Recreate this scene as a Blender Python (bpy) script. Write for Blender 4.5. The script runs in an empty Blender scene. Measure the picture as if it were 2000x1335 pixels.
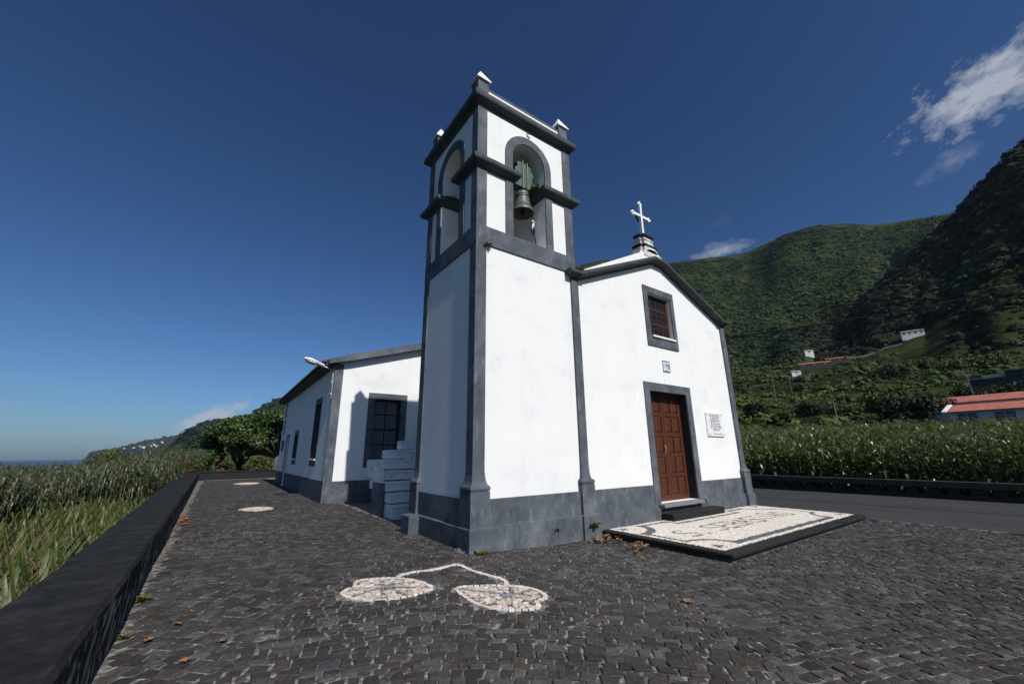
import bpy, math, random
import numpy as np
from mathutils import Vector, Matrix

random.seed(7)
RNG = np.random.default_rng(11)
S = bpy.context.scene
COL = S.collection
rad = math.radians

# ------------------------------------------------------------------ camera
CAM = Vector((-3.9375, -6.8124, 1.65))
R_ = Vector((0.814729, -0.579758, -0.00986))
U_ = Vector((-0.148384, -0.224902, 0.963017))
F_ = Vector((0.560534, 0.783135, 0.269261))
cam = bpy.data.cameras.new('camera')
cam.lens = 14.0464
cam.sensor_width = 36.0
cam.clip_start = 0.05
cam.clip_end = 120000
co = bpy.data.objects.new('camera', cam)
COL.objects.link(co)
co.matrix_world = Matrix(((R_.x, U_.x, -F_.x, CAM.x), (R_.y, U_.y, -F_.y, CAM.y), (R_.z, U_.z, -F_.z, CAM.z), (0, 0, 0, 1)))
S.camera = co

# ------------------------------------------------------------------ light
SUN_DIR = Vector((0.036, 1.0, -0.955)).normalized()      # direction the light travels
sun = bpy.data.lights.new('sun', 'SUN')
sun.energy = 4.85
sun.angle = rad(0.55)
sun.color = (1.0, 0.98, 0.95)
so = bpy.data.objects.new('sun', sun)
COL.objects.link(so)
so.rotation_euler = SUN_DIR.to_track_quat('-Z', 'Y').to_euler()
S.view_settings.view_transform = 'Standard'
S.view_settings.look = 'None'
S.view_settings.exposure = 0.0
S.view_settings.gamma = 1.0
S.cycles.max_bounces = 7
S.cycles.diffuse_bounces = 4
S.cycles.transparent_max_bounces = 8
S.cycles.use_denoising = True

W = bpy.data.worlds.new('World')
S.world = W
W.use_nodes = True
nt = W.node_tree
nt.nodes.clear()
L = nt.links.new
def wn(t, **k):
    n = nt.nodes.new(t)
    for a, b in k.items():
        setattr(n, a, b)
    return n
out = wn('ShaderNodeOutputWorld')
bg = wn('ShaderNodeBackground')
sky = wn('ShaderNodeTexSky', sky_type='NISHITA', sun_disc=False)
sky.sun_elevation = math.asin(-SUN_DIR.z)
sky.sun_rotation = math.atan2(-SUN_DIR.x, -SUN_DIR.y)
sky.altitude = 0
sky.air_density = 1.0
sky.dust_density = 1.0
sky.ozone_density = 4.0
bg.inputs['Strength'].default_value = 0.08
# clouds: patches of noise round a few directions of the sky
def azdir(az, el):
    a, e = rad(az), rad(el)
    return Vector((math.sin(a) * math.cos(e), math.cos(a) * math.cos(e), math.sin(e)))
tc = wn('ShaderNodeTexCoord')
gam = wn('ShaderNodeGamma'); gam.inputs[1].default_value = 1.3        # the picture's contrast in the blue of the sky
L(sky.outputs[0], gam.inputs[0])
grade = wn('ShaderNodeMix', data_type='RGBA', blend_type='MULTIPLY'); grade.inputs[0].default_value = 1
grade.inputs[7].default_value = (0.316, 0.445, 0.558, 1)
L(gam.outputs[0], grade.inputs[6])
prev = grade.outputs[2]
def vmath(op, a, b=None):
    n = wn('ShaderNodeVectorMath', operation=op)
    L(a, n.inputs[0])
    if b is not None:
        n.inputs[1].default_value = b
    return n
def smath(op, a, b=None, c=None):
    n = wn('ShaderNodeMath', operation=op)
    for i, v in enumerate((a, b, c)):
        if v is None:
            continue
        if isinstance(v, (int, float)):
            n.inputs[i].default_value = v
        else:
            L(v, n.inputs[i])
    return n.outputs[0]
def cloud(az, el, w, h, tilt, amount, scale, sharp, thr=0.5):
    global prev
    d = azdir(az, el)
    east = Vector((d.y, -d.x, 0)).normalized()
    north = east.cross(d).normalized()
    t = rad(tilt)
    a = (east * math.cos(t) + north * math.sin(t)) / rad(w)
    b = (-east * math.sin(t) + north * math.cos(t)) / rad(h)
    u = vmath('DOT_PRODUCT', tc.outputs['Generated'], a).outputs['Value']
    v = vmath('DOT_PRODUCT', tc.outputs['Generated'], b).outputs['Value']
    f = vmath('DOT_PRODUCT', tc.outputs['Generated'], d).outputs['Value']
    r2 = smath('ADD', smath('MULTIPLY', u, u), smath('MULTIPLY', v, v))
    fall = smath('SUBTRACT', 1.0, smath('SQRT', r2))
    cx = wn('ShaderNodeCombineXYZ')
    L(smath('MULTIPLY', u, w / 3.4), cx.inputs[0]); L(smath('MULTIPLY', v, h / 2.2), cx.inputs[1])
    cx.inputs[2].default_value = az * 0.37
    no = wn('ShaderNodeTexNoise')
    no.inputs['Scale'].default_value = scale
    no.inputs['Detail'].default_value = 9
    no.inputs['Roughness'].default_value = 0.62
    no.inputs['Distortion'].default_value = 0.18
    L(cx.outputs[0], no.inputs['Vector'])
    m = smath('ADD', smath('MULTIPLY', fall, 0.75), smath('MULTIPLY', smath('SUBTRACT', no.outputs[0], thr), 1.9))
    m = smath('MULTIPLY', m, sharp)
    cl = wn('ShaderNodeClamp'); L(m, cl.inputs[0])
    m = smath('MULTIPLY', cl.outputs[0], smath('GREATER_THAN', f, 0.5))
    m = smath('MULTIPLY', m, amount)
    mix = wn('ShaderNodeMix', data_type='RGBA')
    L(m, mix.inputs[0]); L(prev, mix.inputs[6])
    mix.inputs[7].default_value = (5.4, 5.8, 6.7, 1)
    prev = mix.outputs[2]
CLOUDS = ((92.4, 31.3, 5.6, 2.6, 12, 0.88, 2.1, 1.5, 0.47), (88.2, 26.5, 2.2, 0.9, 20, 0.34, 1.8, 1.1, 0.48),
          (66.0, 25.0, 3.4, 1.2, 0, 0.60, 1.8, 1.4, 0.50), (-1.3, 4.1, 3.9, 1.25, 26, 0.85, 1.8, 1.7, 0.47),
          (66.5, 28.4, 1.4, 0.6, 20, 0.05, 1.6, 1.0, 0.5), (8.6, 17.0, 1.6, 0.5, 10, 0.10, 1.6, 1.0, 0.5))
for c in CLOUDS:
    cloud(*c)
L(prev, bg.inputs['Color'])
L(bg.outputs[0], out.inputs['Surface'])

# ------------------------------------------------------------------ helpers
def tag(o, label=None, cat=None, group=None, kind=None):
    if label: o['label'] = label
    if cat: o['category'] = cat
    if group: o['group'] = group
    if kind: o['kind'] = kind
    return o
def empty(name, loc=(0, 0, 0), rz=0, **k):
    o = bpy.data.objects.new(name, None)
    o.empty_display_size = 0.2
    o.location = loc
    o.rotation_euler = (0, 0, rz)
    COL.objects.link(o)
    return tag(o, **k)

class MB:
    """collects faces; build() links them as one mesh object"""
    def __init__(self):
        self.v, self.f, self.m = [], [], []
        self.mi = 0
    def add(self, vs, fs):
        n = len(self.v)
        self.v.extend([tuple(x) for x in vs])
        for f in fs:
            self.f.append(tuple(n + i for i in f))
            self.m.append(self.mi)
        return self
    def box(self, x0, x1, y0, y1, z0, z1):
        return self.add([(x0, y0, z0), (x1, y0, z0), (x1, y1, z0), (x0, y1, z0), (x0, y0, z1), (x1, y0, z1), (x1, y1, z1), (x0, y1, z1)],
                        [(0, 3, 2, 1), (4, 5, 6, 7), (0, 1, 5, 4), (1, 2, 6, 5), (2, 3, 7, 6), (3, 0, 4, 7)])
    def prism(self, poly, axis, a, b):
        """2-D polygon pushed along an axis; poly is (x,z) for 'y', (y,z) for 'x', (x,y) for 'z'"""
        n = len(poly)
        if axis == 'y': P = lambda p, t: (p[0], t, p[1])
        elif axis == 'x': P = lambda p, t: (t, p[0], p[1])
        else: P = lambda p, t: (p[0], p[1], t)
        vs = [P(p, a) for p in poly] + [P(p, b) for p in poly]
        area = sum(poly[i][0] * poly[(i + 1) % n][1] - poly[(i + 1) % n][0] * poly[i][1] for i in range(n))
        flip = (area < 0) != (axis == 'y') != (b < a)
        f = [tuple(range(n - 1, -1, -1)), tuple(range(n, 2 * n))] + [(i, (i + 1) % n, n + (i + 1) % n, n + i) for i in range(n)]
        if flip: f = [tuple(reversed(q)) for q in f]
        return self.add(vs, f)
    def mould(self, x0, x1, y0, y1, prof):
        """profile [(offset, z)] swept round a rectangle with mitred corners"""
        vs, n = [], len(prof)
        for (sx, sy, x, y) in ((-1, -1, x0, y0), (1, -1, x1, y0), (1, 1, x1, y1), (-1, 1, x0, y1)):
            vs += [(x + sx * o, y + sy * o, z) for o, z in prof]
        f = []
        for k in range(4):
            a, b = k * n, ((k + 1) % 4) * n
            f += [(a + i, b + i, b + i + 1, a + i + 1) for i in range(n - 1)]
        return self.add(vs, f)
    def tube(self, pts, r, n=8, cap=True):
        pts = [Vector(p) for p in pts]
        rr = r if isinstance(r, (list, tuple)) else [r] * len(pts)
        vs, f = [], []
        u = None
        for i, p in enumerate(pts):
            t = (pts[min(i + 1, len(pts) - 1)] - pts[max(i - 1, 0)]).normalized()
            if u is None:
                u = t.orthogonal().normalized()
            else:
                u = (u - t * u.dot(t)).normalized()
            w = t.cross(u)
            vs += [p + (u * math.cos(2 * math.pi * k / n) + w * math.sin(2 * math.pi * k / n)) * rr[i] for k in range(n)]
        for i in range(len(pts) - 1):
            for k in range(n):
                a, b = i * n + k, i * n + (k + 1) % n
                f.append((a, b, b + n, a + n))
        if cap:
            f += [tuple(range(n - 1, -1, -1)), tuple(range((len(pts) - 1) * n, len(pts) * n))]
        return self.add(vs, f)
    def lathe(self, prof, c, n=24):
        vs, f = [], []
        for r, z in prof:
            vs += [(c[0] + r * math.cos(2 * math.pi * k / n), c[1] + r * math.sin(2 * math.pi * k / n), c[2] + z) for k in range(n)]
        for i in range(len(prof) - 1):
            for k in range(n):
                a, b = i * n + k, i * n + (k + 1) % n
                f.append((a, b, b + n, a + n))
        return self.add(vs, f)
    def build(self, name, mats, parent=None, bevel=0, smooth=False, loc=None, attr=None, **k):
        me = bpy.data.meshes.new(name)
        me.from_pydata(self.v, [], self.f)
        for m in (mats if isinstance(mats, (list, tuple)) else [mats]):
            me.materials.append(m)
        if self.mi or any(self.m):
            me.polygons.foreach_set('material_index', self.m)
        if smooth:
            me.shade_smooth()
        me.update()
        o = bpy.data.objects.new(name, me)
        COL.objects.link(o)
        if parent is not None:
            o.parent = parent
            if loc is None:
                q = parent
                off = Vector((0, 0, 0))
                while q is not None:
                    if q.rotation_euler.z == 0: off += q.location
                    q = q.parent
                # meshes are given in world metres: undo the parents' places
                if not k.get('local'):
                    o.location = -off
        if loc is not None:
            o.location = loc
        k.pop('local', None)
        if bevel:
            b = o.modifiers.new('soft_edges', 'BEVEL')
            b.width = bevel; b.segments = 2; b.limit_method = 'ANGLE'; b.angle_limit = rad(40)
        return tag(o, **k)

def np_mesh(name, verts, faces, mats, matidx=None, tint=None, parent=None, smooth=False, **k):
    """big meshes: verts (n,3); faces (m,4) or list of arrays"""
    me = bpy.data.meshes.new(name)
    verts = np.asarray(verts, np.float32)
    groups = faces if isinstance(faces, list) else [faces]
    groups = [np.asarray(g, np.int32) for g in groups if len(g)]
    nl = sum(g.size for g in groups); nf = sum(len(g) for g in groups)
    me.vertices.add(len(verts)); me.vertices.foreach_set('co', verts.ravel())
    me.loops.add(nl); me.loops.foreach_set('vertex_index', np.concatenate([g.ravel() for g in groups]))
    tot = np.concatenate([np.full(len(g), g.shape[1], np.int32) for g in groups])
    st = np.concatenate([[0], np.cumsum(tot)[:-1]]).astype(np.int32)
    me.polygons.add(nf); me.polygons.foreach_set('loop_start', st)
    if matidx is not None:
        me.polygons.foreach_set('material_index', np.asarray(matidx, np.int32))
    me.polygons.foreach_set('use_smooth', np.full(nf, smooth))
    for m in (mats if isinstance(mats, (list, tuple)) else [mats]):
        me.materials.append(m)
    if tint is not None:
        a = me.attributes.new('tint', 'FLOAT', 'FACE')
        a.data.foreach_set('value', np.asarray(tint, np.float32))
    me.update(calc_edges=True)
    me.validate()
    o = bpy.data.objects.new(name, me)
    COL.objects.link(o)
    if parent is not None: o.parent = parent
    return tag(o, **k)

def copy_tree(o, parent=None):
    c = o.copy()
    COL.objects.link(c)
    if parent is not None: c.parent = parent
    for ch in list(o.children):
        copy_tree(ch, c)
    return c

# value noise on arrays
def _h(ix, iy, s):
    n = (ix.astype(np.int64) * 374761393 + iy.astype(np.int64) * 668265263 + s * 974711) & 0x7fffffff
    n = ((n ^ (n >> 13)) * 1274126177) & 0x7fffffff
    return ((n ^ (n >> 16)) & 0xffff) / 65535.0
def vnoise(x, y, s=0):
    x = np.asarray(x, float); y = np.asarray(y, float)
    ix, iy = np.floor(x), np.floor(y)
    fx, fy = x - ix, y - iy
    fx = fx * fx * (3 - 2 * fx); fy = fy * fy * (3 - 2 * fy)
    a, b = _h(ix, iy, s), _h(ix + 1, iy, s)
    c, d = _h(ix, iy + 1, s), _h(ix + 1, iy + 1, s)
    return (a + (b - a) * fx) * (1 - fy) + (c + (d - c) * fx) * fy
def fbm(x, y, o=4, s=0):
    t, a, n = 0, 0.5, 0
    for i in range(o):
        t = t + a * vnoise(x * 2 ** i, y * 2 ** i, s + i * 17); n += a; a *= 0.5
    return t / n

# ------------------------------------------------------------------ materials
def mat(name, base=(0.5, 0.5, 0.5), rough=0.8, spec=0.3, metal=0.0):
    m = bpy.data.materials.new(name)
    m.use_nodes = True
    p = m.node_tree.nodes['Principled BSDF']
    p.inputs['Base Color'].default_value = (*base, 1)
    p.inputs['Roughness'].default_value = rough
    p.inputs['Specular IOR Level'].default_value = spec
    p.inputs['Metallic'].default_value = metal
    return m
def nd(m, t, **k):
    n = m.node_tree.nodes.new(t)
    for a, b in k.items(): setattr(n, a, b)
    return n
def lk(m, a, b): m.node_tree.links.new(a, b)
def P(m): return m.node_tree.nodes['Principled BSDF']
def noise(m, scale, detail=6, rough=0.55, vec=None, dist=0.0):
    n = nd(m, 'ShaderNodeTexNoise')
    n.inputs['Scale'].default_value = scale; n.inputs['Detail'].default_value = detail
    n.inputs['Roughness'].default_value = rough; n.inputs['Distortion'].default_value = dist
    if vec is None:
        t = nd(m, 'ShaderNodeTexCoord'); vec = t.outputs['Object']
    lk(m, vec, n.inputs['Vector'])
    return n.outputs[0]
def ramp(m, fac, stops):
    r = nd(m, 'ShaderNodeValToRGB')
    e = r.color_ramp.elements
    while len(e) < len(stops): e.new(0.5)
    for q, (p, c) in zip(e, stops):
        q.position = p; q.color = (*c, 1) if len(c) == 3 else c
    lk(m, fac, r.inputs[0])
    return r.outputs[0]
def mixc(m, fac, a, b, mode='MIX'):
    n = nd(m, 'ShaderNodeMix', data_type='RGBA', blend_type=mode)
    for i, v in ((0, fac), (6, a), (7, b)):
        if isinstance(v, (int, float)): n.inputs[i].default_value = v
        elif isinstance(v, tuple): n.inputs[i].default_value = (*v, 1)
        else: lk(m, v, n.inputs[i])
    return n.outputs[2]
def scaled(m, sx, sy, sz):
    t = nd(m, 'ShaderNodeTexCoord'); mp = nd(m, 'ShaderNodeMapping')
    mp.inputs['Scale'].default_value = (sx, sy, sz)
    lk(m, t.outputs['Object'], mp.inputs['Vector'])
    return mp.outputs[0]
def bump(m, h, dist, strength=1.0):
    b = nd(m, 'ShaderNodeBump')
    b.inputs['Distance'].default_value = dist; b.inputs['Strength'].default_value = strength
    lk(m, h, b.inputs['Height']); lk(m, b.outputs[0], P(m).inputs['Normal'])
def setc(m, c): lk(m, c, P(m).inputs['Base Color'])
G = lambda v: (v, v, v)

def weather(m, low=0.83, amount=0.55):
    """rain runs and splash stains on limewash"""
    lnk = P(m).inputs['Base Color'].links[0]; c = lnk.from_socket
    run = ramp(m, noise(m, 1.0, 6, 0.65, scaled(m, 7.0, 7.0, 0.22), 0.2), [(0.56, G(0)), (0.74, G(1))])
    blot = ramp(m, noise(m, 0.9, 6, 0.6), [(0.45, G(0)), (0.68, G(1))])
    a = nd(m, 'ShaderNodeMath', operation='MULTIPLY'); lk(m, run, a.inputs[0]); lk(m, blot, a.inputs[1])
    b = nd(m, 'ShaderNodeMath', operation='MULTIPLY'); lk(m, a.outputs[0], b.inputs[0]); b.inputs[1].default_value = amount
    c = mixc(m, b.outputs[0], c, (0.50, 0.485, 0.45))
    crk = noise(m, 5.5, 8, 0.75); k = ramp(m, crk, [(0.29, G(1)), (0.335, G(0))])
    k2 = nd(m, 'ShaderNodeMath', operation='MULTIPLY'); lk(m, k, k2.inputs[0]); k2.inputs[1].default_value = 0.30
    setc(m, mixc(m, k2.outputs[0], c, (0.56, 0.55, 0.53)))
def two_tone(name, stops, scale, rough=0.85, spec=0.25, detail=7, bscale=None, bdist=0.004, vec=None, streak=None):
    m = mat(name, rough=rough, spec=spec)
    c = ramp(m, noise(m, scale, detail, 0.6, vec(m) if vec else None), stops)
    if streak:
        s = ramp(m, noise(m, streak[0], 5, 0.6, scaled(m, 1, 1, streak[1])), [(streak[2], G(1.0)), (streak[3], streak[4])])
        c = mixc(m, 1.0, c, s, 'MULTIPLY')
    setc(m, c)
    if bscale:
        bump(m, noise(m, bscale, 6, 0.6), bdist)
    return m

M = {}
M['plaster'] = two_tone('white_plaster', [(0.28, (0.74, 0.745, 0.75)), (0.45, (0.83, 0.83, 0.825)), (0.75, (0.86, 0.86, 0.855))], 1.3, 0.9, 0.15,
                        bscale=16, bdist=0.0035, streak=(5.0, 0.22, 0.30, 0.20, (0.90, 0.885, 0.86)))
weather(M['plaster'])
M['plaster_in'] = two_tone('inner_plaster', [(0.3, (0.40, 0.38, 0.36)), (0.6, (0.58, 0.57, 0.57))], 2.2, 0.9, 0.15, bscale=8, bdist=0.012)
M['gray'] = two_tone('grey_paint', [(0.30, (0.070, 0.079, 0.089)), (0.5, (0.108, 0.122, 0.140)), (0.72, (0.150, 0.165, 0.184))], 2.6, 0.75, 0.3,
                     bscale=22, bdist=0.006, streak=(7.0, 0.3, 0.40, 0.24, (0.70, 0.70, 0.71)))
m = M['gray']; c_in = P(m).inputs['Base Color'].links[0].from_socket
por = ramp(m, noise(m, 38, 5, 0.75), [(0.30, G(1)), (0.39, G(0))])
mq = nd(m, 'ShaderNodeMath', operation='MULTIPLY'); lk(m, por, mq.inputs[0]); mq.inputs[1].default_value = 0.6
c_in = mixc(m, mq.outputs[0], c_in, (0.045, 0.048, 0.052))
wr = ramp(m, noise(m, 1.1, 8, 0.7), [(0.50, G(0)), (0.72, G(0.55))])
setc(m, mixc(m, wr, c_in, (0.205, 0.215, 0.228)))
M['gray_dark'] = two_tone('dark_grey_paint', [(0.30, (0.032, 0.036, 0.041)), (0.6, (0.056, 0.062, 0.069)), (0.8, (0.080, 0.087, 0.094))], 3.2, 0.75, 0.3, bscale=22, bdist=0.006)
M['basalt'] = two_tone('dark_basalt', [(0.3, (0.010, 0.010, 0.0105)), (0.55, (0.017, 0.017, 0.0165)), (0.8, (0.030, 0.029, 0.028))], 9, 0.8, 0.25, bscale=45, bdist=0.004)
M['road_wall'] = two_tone('weathered_dark_wall', [(0.3, (0.020, 0.020, 0.0205)), (0.6, (0.034, 0.034, 0.033)), (0.8, (0.052, 0.051, 0.049))], 5, 0.85, 0.2, bscale=30, bdist=0.006)
M['stone_sill'] = two_tone('grey_stone', [(0.3, (0.13, 0.125, 0.12)), (0.7, (0.24, 0.23, 0.22))], 14, 0.85, 0.25, bscale=40, bdist=0.003)
M['edge'] = two_tone('dull_edge_stone', [(0.3, (0.060, 0.058, 0.055)), (0.7, (0.13, 0.125, 0.12))], 9, 0.9, 0.2)
M['pediment'] = two_tone('weathered_pedestal_stone', [(0.3, (0.30, 0.27, 0.24)), (0.5, (0.56, 0.54, 0.51)), (0.7, (0.74, 0.73, 0.71))], 7, 0.9, 0.2, bscale=30, bdist=0.006)
M['white'] = two_tone('white_paint', [(0.3, (0.66, 0.655, 0.64)), (0.6, (0.80, 0.80, 0.79))], 8, 0.6, 0.35)
M['white_step'] = two_tone('worn_white_step', [(0.28, (0.44, 0.43, 0.41)), (0.40, (0.72, 0.70, 0.67)), (0.7, (0.86, 0.84, 0.80))], 6, 0.9, 0.2, bscale=20, bdist=0.008)
def wood(name, a, b):
    m = mat(name, rough=0.45, spec=0.4)
    n = noise(m, 6, 6, 0.6, scaled(m, 9, 9, 0.7), 0.4)
    setc(m, ramp(m, n, [(0.3, a), (0.7, b)]))
    bump(m, n, 0.002)
    return m
M['door'] = wood('red_brown_wood', (0.050, 0.0155, 0.0075), (0.098, 0.030, 0.0135))
M['door_gap'] = mat('door_gap', (0.012, 0.006, 0.004), 0.9)
M['brown_board'] = wood('brown_board', (0.13, 0.085, 0.055), (0.20, 0.14, 0.095))
M['dark_frame'] = mat('black_window_frame', (0.012, 0.012, 0.013), 0.5)
M['glass'] = mat('window_glass', (0.018, 0.020, 0.024), 0.05, 0.6)
M['curtain_glass'] = two_tone('glass_before_curtain', [(0.35, (0.055, 0.062, 0.075)), (0.7, (0.11, 0.12, 0.14))], 5, 0.12, 0.6, vec=lambda m: scaled(m, 9, 9, 0.4))
M['metal'] = mat('galvanised_metal', (0.42, 0.42, 0.40), 0.45, 0.5, 0.6)
M['lampw'] = mat('lamp_housing_grey', (0.62, 0.63, 0.62), 0.4, 0.5)
M['lampglass'] = mat('lamp_glass', (0.30, 0.33, 0.34), 0.15, 0.5)
M['bronze'] = two_tone('weathered_bronze', [(0.3, (0.050, 0.052, 0.045)), (0.6, (0.12, 0.125, 0.11)), (0.8, (0.19, 0.19, 0.17))], 9, 0.5, 0.5, vec=lambda m: scaled(m, 1, 1, 4))
M['yoke'] = two_tone('green_painted_yoke', [(0.3, (0.040, 0.075, 0.052)), (0.7, (0.075, 0.130, 0.092))], 8, 0.6, 0.35)
M['black'] = mat('black_rubber', (0.008, 0.008, 0.009), 0.9, 0.1)
M['tile'] = two_tone('clay_tile', [(0.3, (0.06, 0.042, 0.032)), (0.7, (0.13, 0.085, 0.062))], 5, 0.85, 0.2)
M['redtile'] = two_tone('red_roof_tile', [(0.3, (0.27, 0.085, 0.058)), (0.5, (0.36, 0.125, 0.088)), (0.7, (0.44, 0.175, 0.13))], 1.5, 0.8, 0.2)
M['marble'] = two_tone('marble_plaque', [(0.3, (0.60, 0.59, 0.57)), (0.6, (0.78, 0.77, 0.75))], 9, 0.4, 0.4)
M['letter'] = mat('engraved_lettering', (0.10, 0.10, 0.11), 0.8)
M['tile_blue'] = mat('blue_glaze', (0.16, 0.17, 0.30), 0.25, 0.5)
M['tile_white'] = mat('white_glaze', (0.78, 0.78, 0.80), 0.25, 0.5)

def island(name, cols, rough=0.7, spec=0.3, nscale=30, bdist=0.003, mottled=0.35):
    """colour by loose piece, mottled inside each piece"""
    m = mat(name, rough=rough, spec=spec)
    g = nd(m, 'ShaderNodeNewGeometry')
    n = len(cols)
    c = ramp(m, g.outputs['Random Per Island'], [(i / max(1, n - 1), q) for i, q in enumerate(cols)])
    t = ramp(m, noise(m, nscale, 6, 0.65), [(0.3, G(1 - mottled)), (0.7, G(1 + mottled))])
    c = mixc(m, 1.0, c, t, 'MULTIPLY')
    setc(m, c)
    if bdist: bump(m, noise(m, nscale * 1.4, 6, 0.65), bdist)
    return m
M['cobble'] = island('basalt_cobbles', [(0.018, 0.017, 0.017), (0.037, 0.035, 0.033), (0.027, 0.022, 0.018), (0.052, 0.049, 0.047), (0.031, 0.027, 0.024), (0.034, 0.034, 0.037), (0.025, 0.023, 0.021),
                                        (0.044, 0.036, 0.028), (0.064, 0.064, 0.066), (0.023, 0.022, 0.022), (0.043, 0.042, 0.044), (0.082, 0.079, 0.076), (0.029, 0.025, 0.022), (0.038, 0.035, 0.033), (0.052, 0.042, 0.032), (0.070, 0.071, 0.075)], 0.72, 0.22, 26, 0.009, 0.5)
m = M['cobble']; lnk = P(m).inputs['Base Color'].links[0]; c_in = lnk.from_socket
drift = ramp(m, noise(m, 0.55, 7, 0.65), [(0.44, G(0)), (0.66, G(0.55))])
fine = ramp(m, noise(m, 55, 4, 0.7), [(0.42, G(0)), (0.62, G(1))])
mm_ = nd(m, 'ShaderNodeMath', operation='MULTIPLY'); lk(m, drift, mm_.inputs[0]); lk(m, fine, mm_.inputs[1])
c_in = mixc(m, 1.0, c_in, (1.07, 1.04, 1.02), 'MULTIPLY')
setc(m, mixc(m, mm_.outputs[0], c_in, (0.094, 0.088, 0.079)))
M['joint'] = two_tone('sandy_joints', [(0.3, (0.045, 0.040, 0.034)), (0.48, (0.11, 0.102, 0.091)), (0.64, (0.29, 0.275, 0.25))], 14, 0.95, 0.1, bscale=60, bdist=0.004)
M['calcada'] = island('pale_limestone_cubes', [(0.54, 0.48, 0.41), (0.68, 0.63, 0.555), (0.50, 0.41, 0.33), (0.72, 0.68, 0.62), (0.60, 0.52, 0.435), (0.66, 0.605, 0.53)], 0.8, 0.25, 30, 0.002, 0.10)
M['calcada_leaf'] = island('cream_limestone_pieces', [(0.40, 0.30, 0.23), (0.58, 0.50, 0.42), (0.45, 0.355, 0.275), (0.50, 0.41, 0.325), (0.66, 0.61, 0.55), (0.43, 0.33, 0.25), (0.48, 0.38, 0.30)], 0.8, 0.25, 30, 0.002, 0.12)
M['calcada_rim'] = island('rim_limestone', [(0.46, 0.385, 0.315), (0.62, 0.565, 0.495), (0.52, 0.43, 0.35), (0.66, 0.615, 0.555), (0.45, 0.36, 0.285)], 0.8, 0.25, 30, 0.002, 0.12)
M['calcada_dark'] = island('dark_basalt_cubes', [(0.06, 0.064, 0.07), (0.12, 0.127, 0.137), (0.09, 0.095, 0.102), (0.15, 0.157, 0.165)], 0.75, 0.3, 30, 0.002, 0.2)
M['vein'] = island('grey_vein_stones', [(0.16, 0.165, 0.17), (0.24, 0.245, 0.25), (0.20, 0.205, 0.21)], 0.75, 0.3, 30, 0.002, 0.15)
M['calcada_joint'] = two_tone('mosaic_joints', [(0.3, (0.05, 0.045, 0.04)), (0.7, (0.16, 0.145, 0.13))], 30, 0.95, 0.1)
M['asphalt'] = two_tone('worn_asphalt', [(0.3, (0.033, 0.032, 0.0315)), (0.7, (0.050, 0.0485, 0.047))], 1.6, 0.85, 0.25, bscale=120, bdist=0.003, vec=lambda m: scaled(m, 1.2, 0.12, 1))
M['seam'] = mat('tar_seam', (0.016, 0.016, 0.016), 0.6)
# parapet: black stone with streaks of lime run down its side
m = mat('lime_streaked_basalt', rough=0.85, spec=0.2)
b0 = ramp(m, noise(m, 5, 9, 0.72), [(0.32, (0.0065, 0.0065, 0.0065)), (0.5, (0.0135, 0.0132, 0.0130)), (0.66, (0.028, 0.0275, 0.0265))])
b1 = ramp(m, noise(m, 1.0, 4, 0.55, scaled(m, 1, 2.9, 2.0), 2.6), [(0.52, G(0)), (0.58, G(1))])
geo = nd(m, 'ShaderNodeNewGeometry'); sep = nd(m, 'ShaderNodeSeparateXYZ'); lk(m, geo.outputs['True Normal'], sep.inputs[0])
side = nd(m, 'ShaderNodeMath', operation='LESS_THAN'); lk(m, sep.outputs[2], side.inputs[0]); side.inputs[1].default_value = 0.5
mu = nd(m, 'ShaderNodeMath', operation='MULTIPLY'); lk(m, b1, mu.inputs[0]); lk(m, side.outputs[0], mu.inputs[1])
spk = ramp(m, noise(m, 34, 5, 0.75), [(0.60, G(0)), (0.70, G(1))])
mu2 = nd(m, 'ShaderNodeMath', operation='MULTIPLY'); lk(m, spk, mu2.inputs[0]); mu2.inputs[1].default_value = 0.45
c = mixc(m, mu2.outputs[0], b0, (0.06, 0.06, 0.058))
c = mixc(m, mu.outputs[0], c, (0.30, 0.30, 0.32))
scr = ramp(m, noise(m, 1.0, 6, 0.7, scaled(m, 9, 2.4, 2), 0.6), [(0.60, G(0)), (0.72, G(0.5))])
c = mixc(m, scr, c, (0.040, 0.040, 0.039))
setc(m, c); bump(m, noise(m, 22, 9, 0.72), 0.014)
M['parapet'] = m

def leafmat(name, cols, trans=0.35, rough=0.5, spec=0.3, tint=None, island_=True, sx=1.0):
    m = mat(name, rough=rough, spec=spec)
    if island_:
        g = nd(m, 'ShaderNodeNewGeometry'); f = g.outputs['Random Per Island']
    else:
        a = nd(m, 'ShaderNodeAttribute', attribute_name='tint'); f = a.outputs['Fac']
    c = ramp(m, f, [(i / max(1, len(cols) - 1), q) for i, q in enumerate(cols)])
    setc(m, c)
    if trans:
        tr = nd(m, 'ShaderNodeBsdfTranslucent')
        cc = mixc(m, 1.0, c, (1.1, 1.25, 0.6), 'MULTIPLY')
        lk(m, cc, tr.inputs['Color'])
        mx = nd(m, 'ShaderNodeMixShader'); mx.inputs[0].default_value = trans
        o = m.node_tree.nodes['Material Output']
        lk(m, P(m).outputs[0], mx.inputs[1]); lk(m, tr.outputs[0], mx.inputs[2]); lk(m, mx.outputs[0], o.inputs['Surface'])
    return m
M['maize'] = leafmat('maize_leaf', [(0.040, 0.070, 0.019), (0.078, 0.125, 0.034), (0.055, 0.095, 0.025), (0.125, 0.155, 0.052), (0.065, 0.110, 0.030), (0.16, 0.165, 0.070), (0.05, 0.085, 0.022)], 0.25, 0.34, 0.55)
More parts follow.
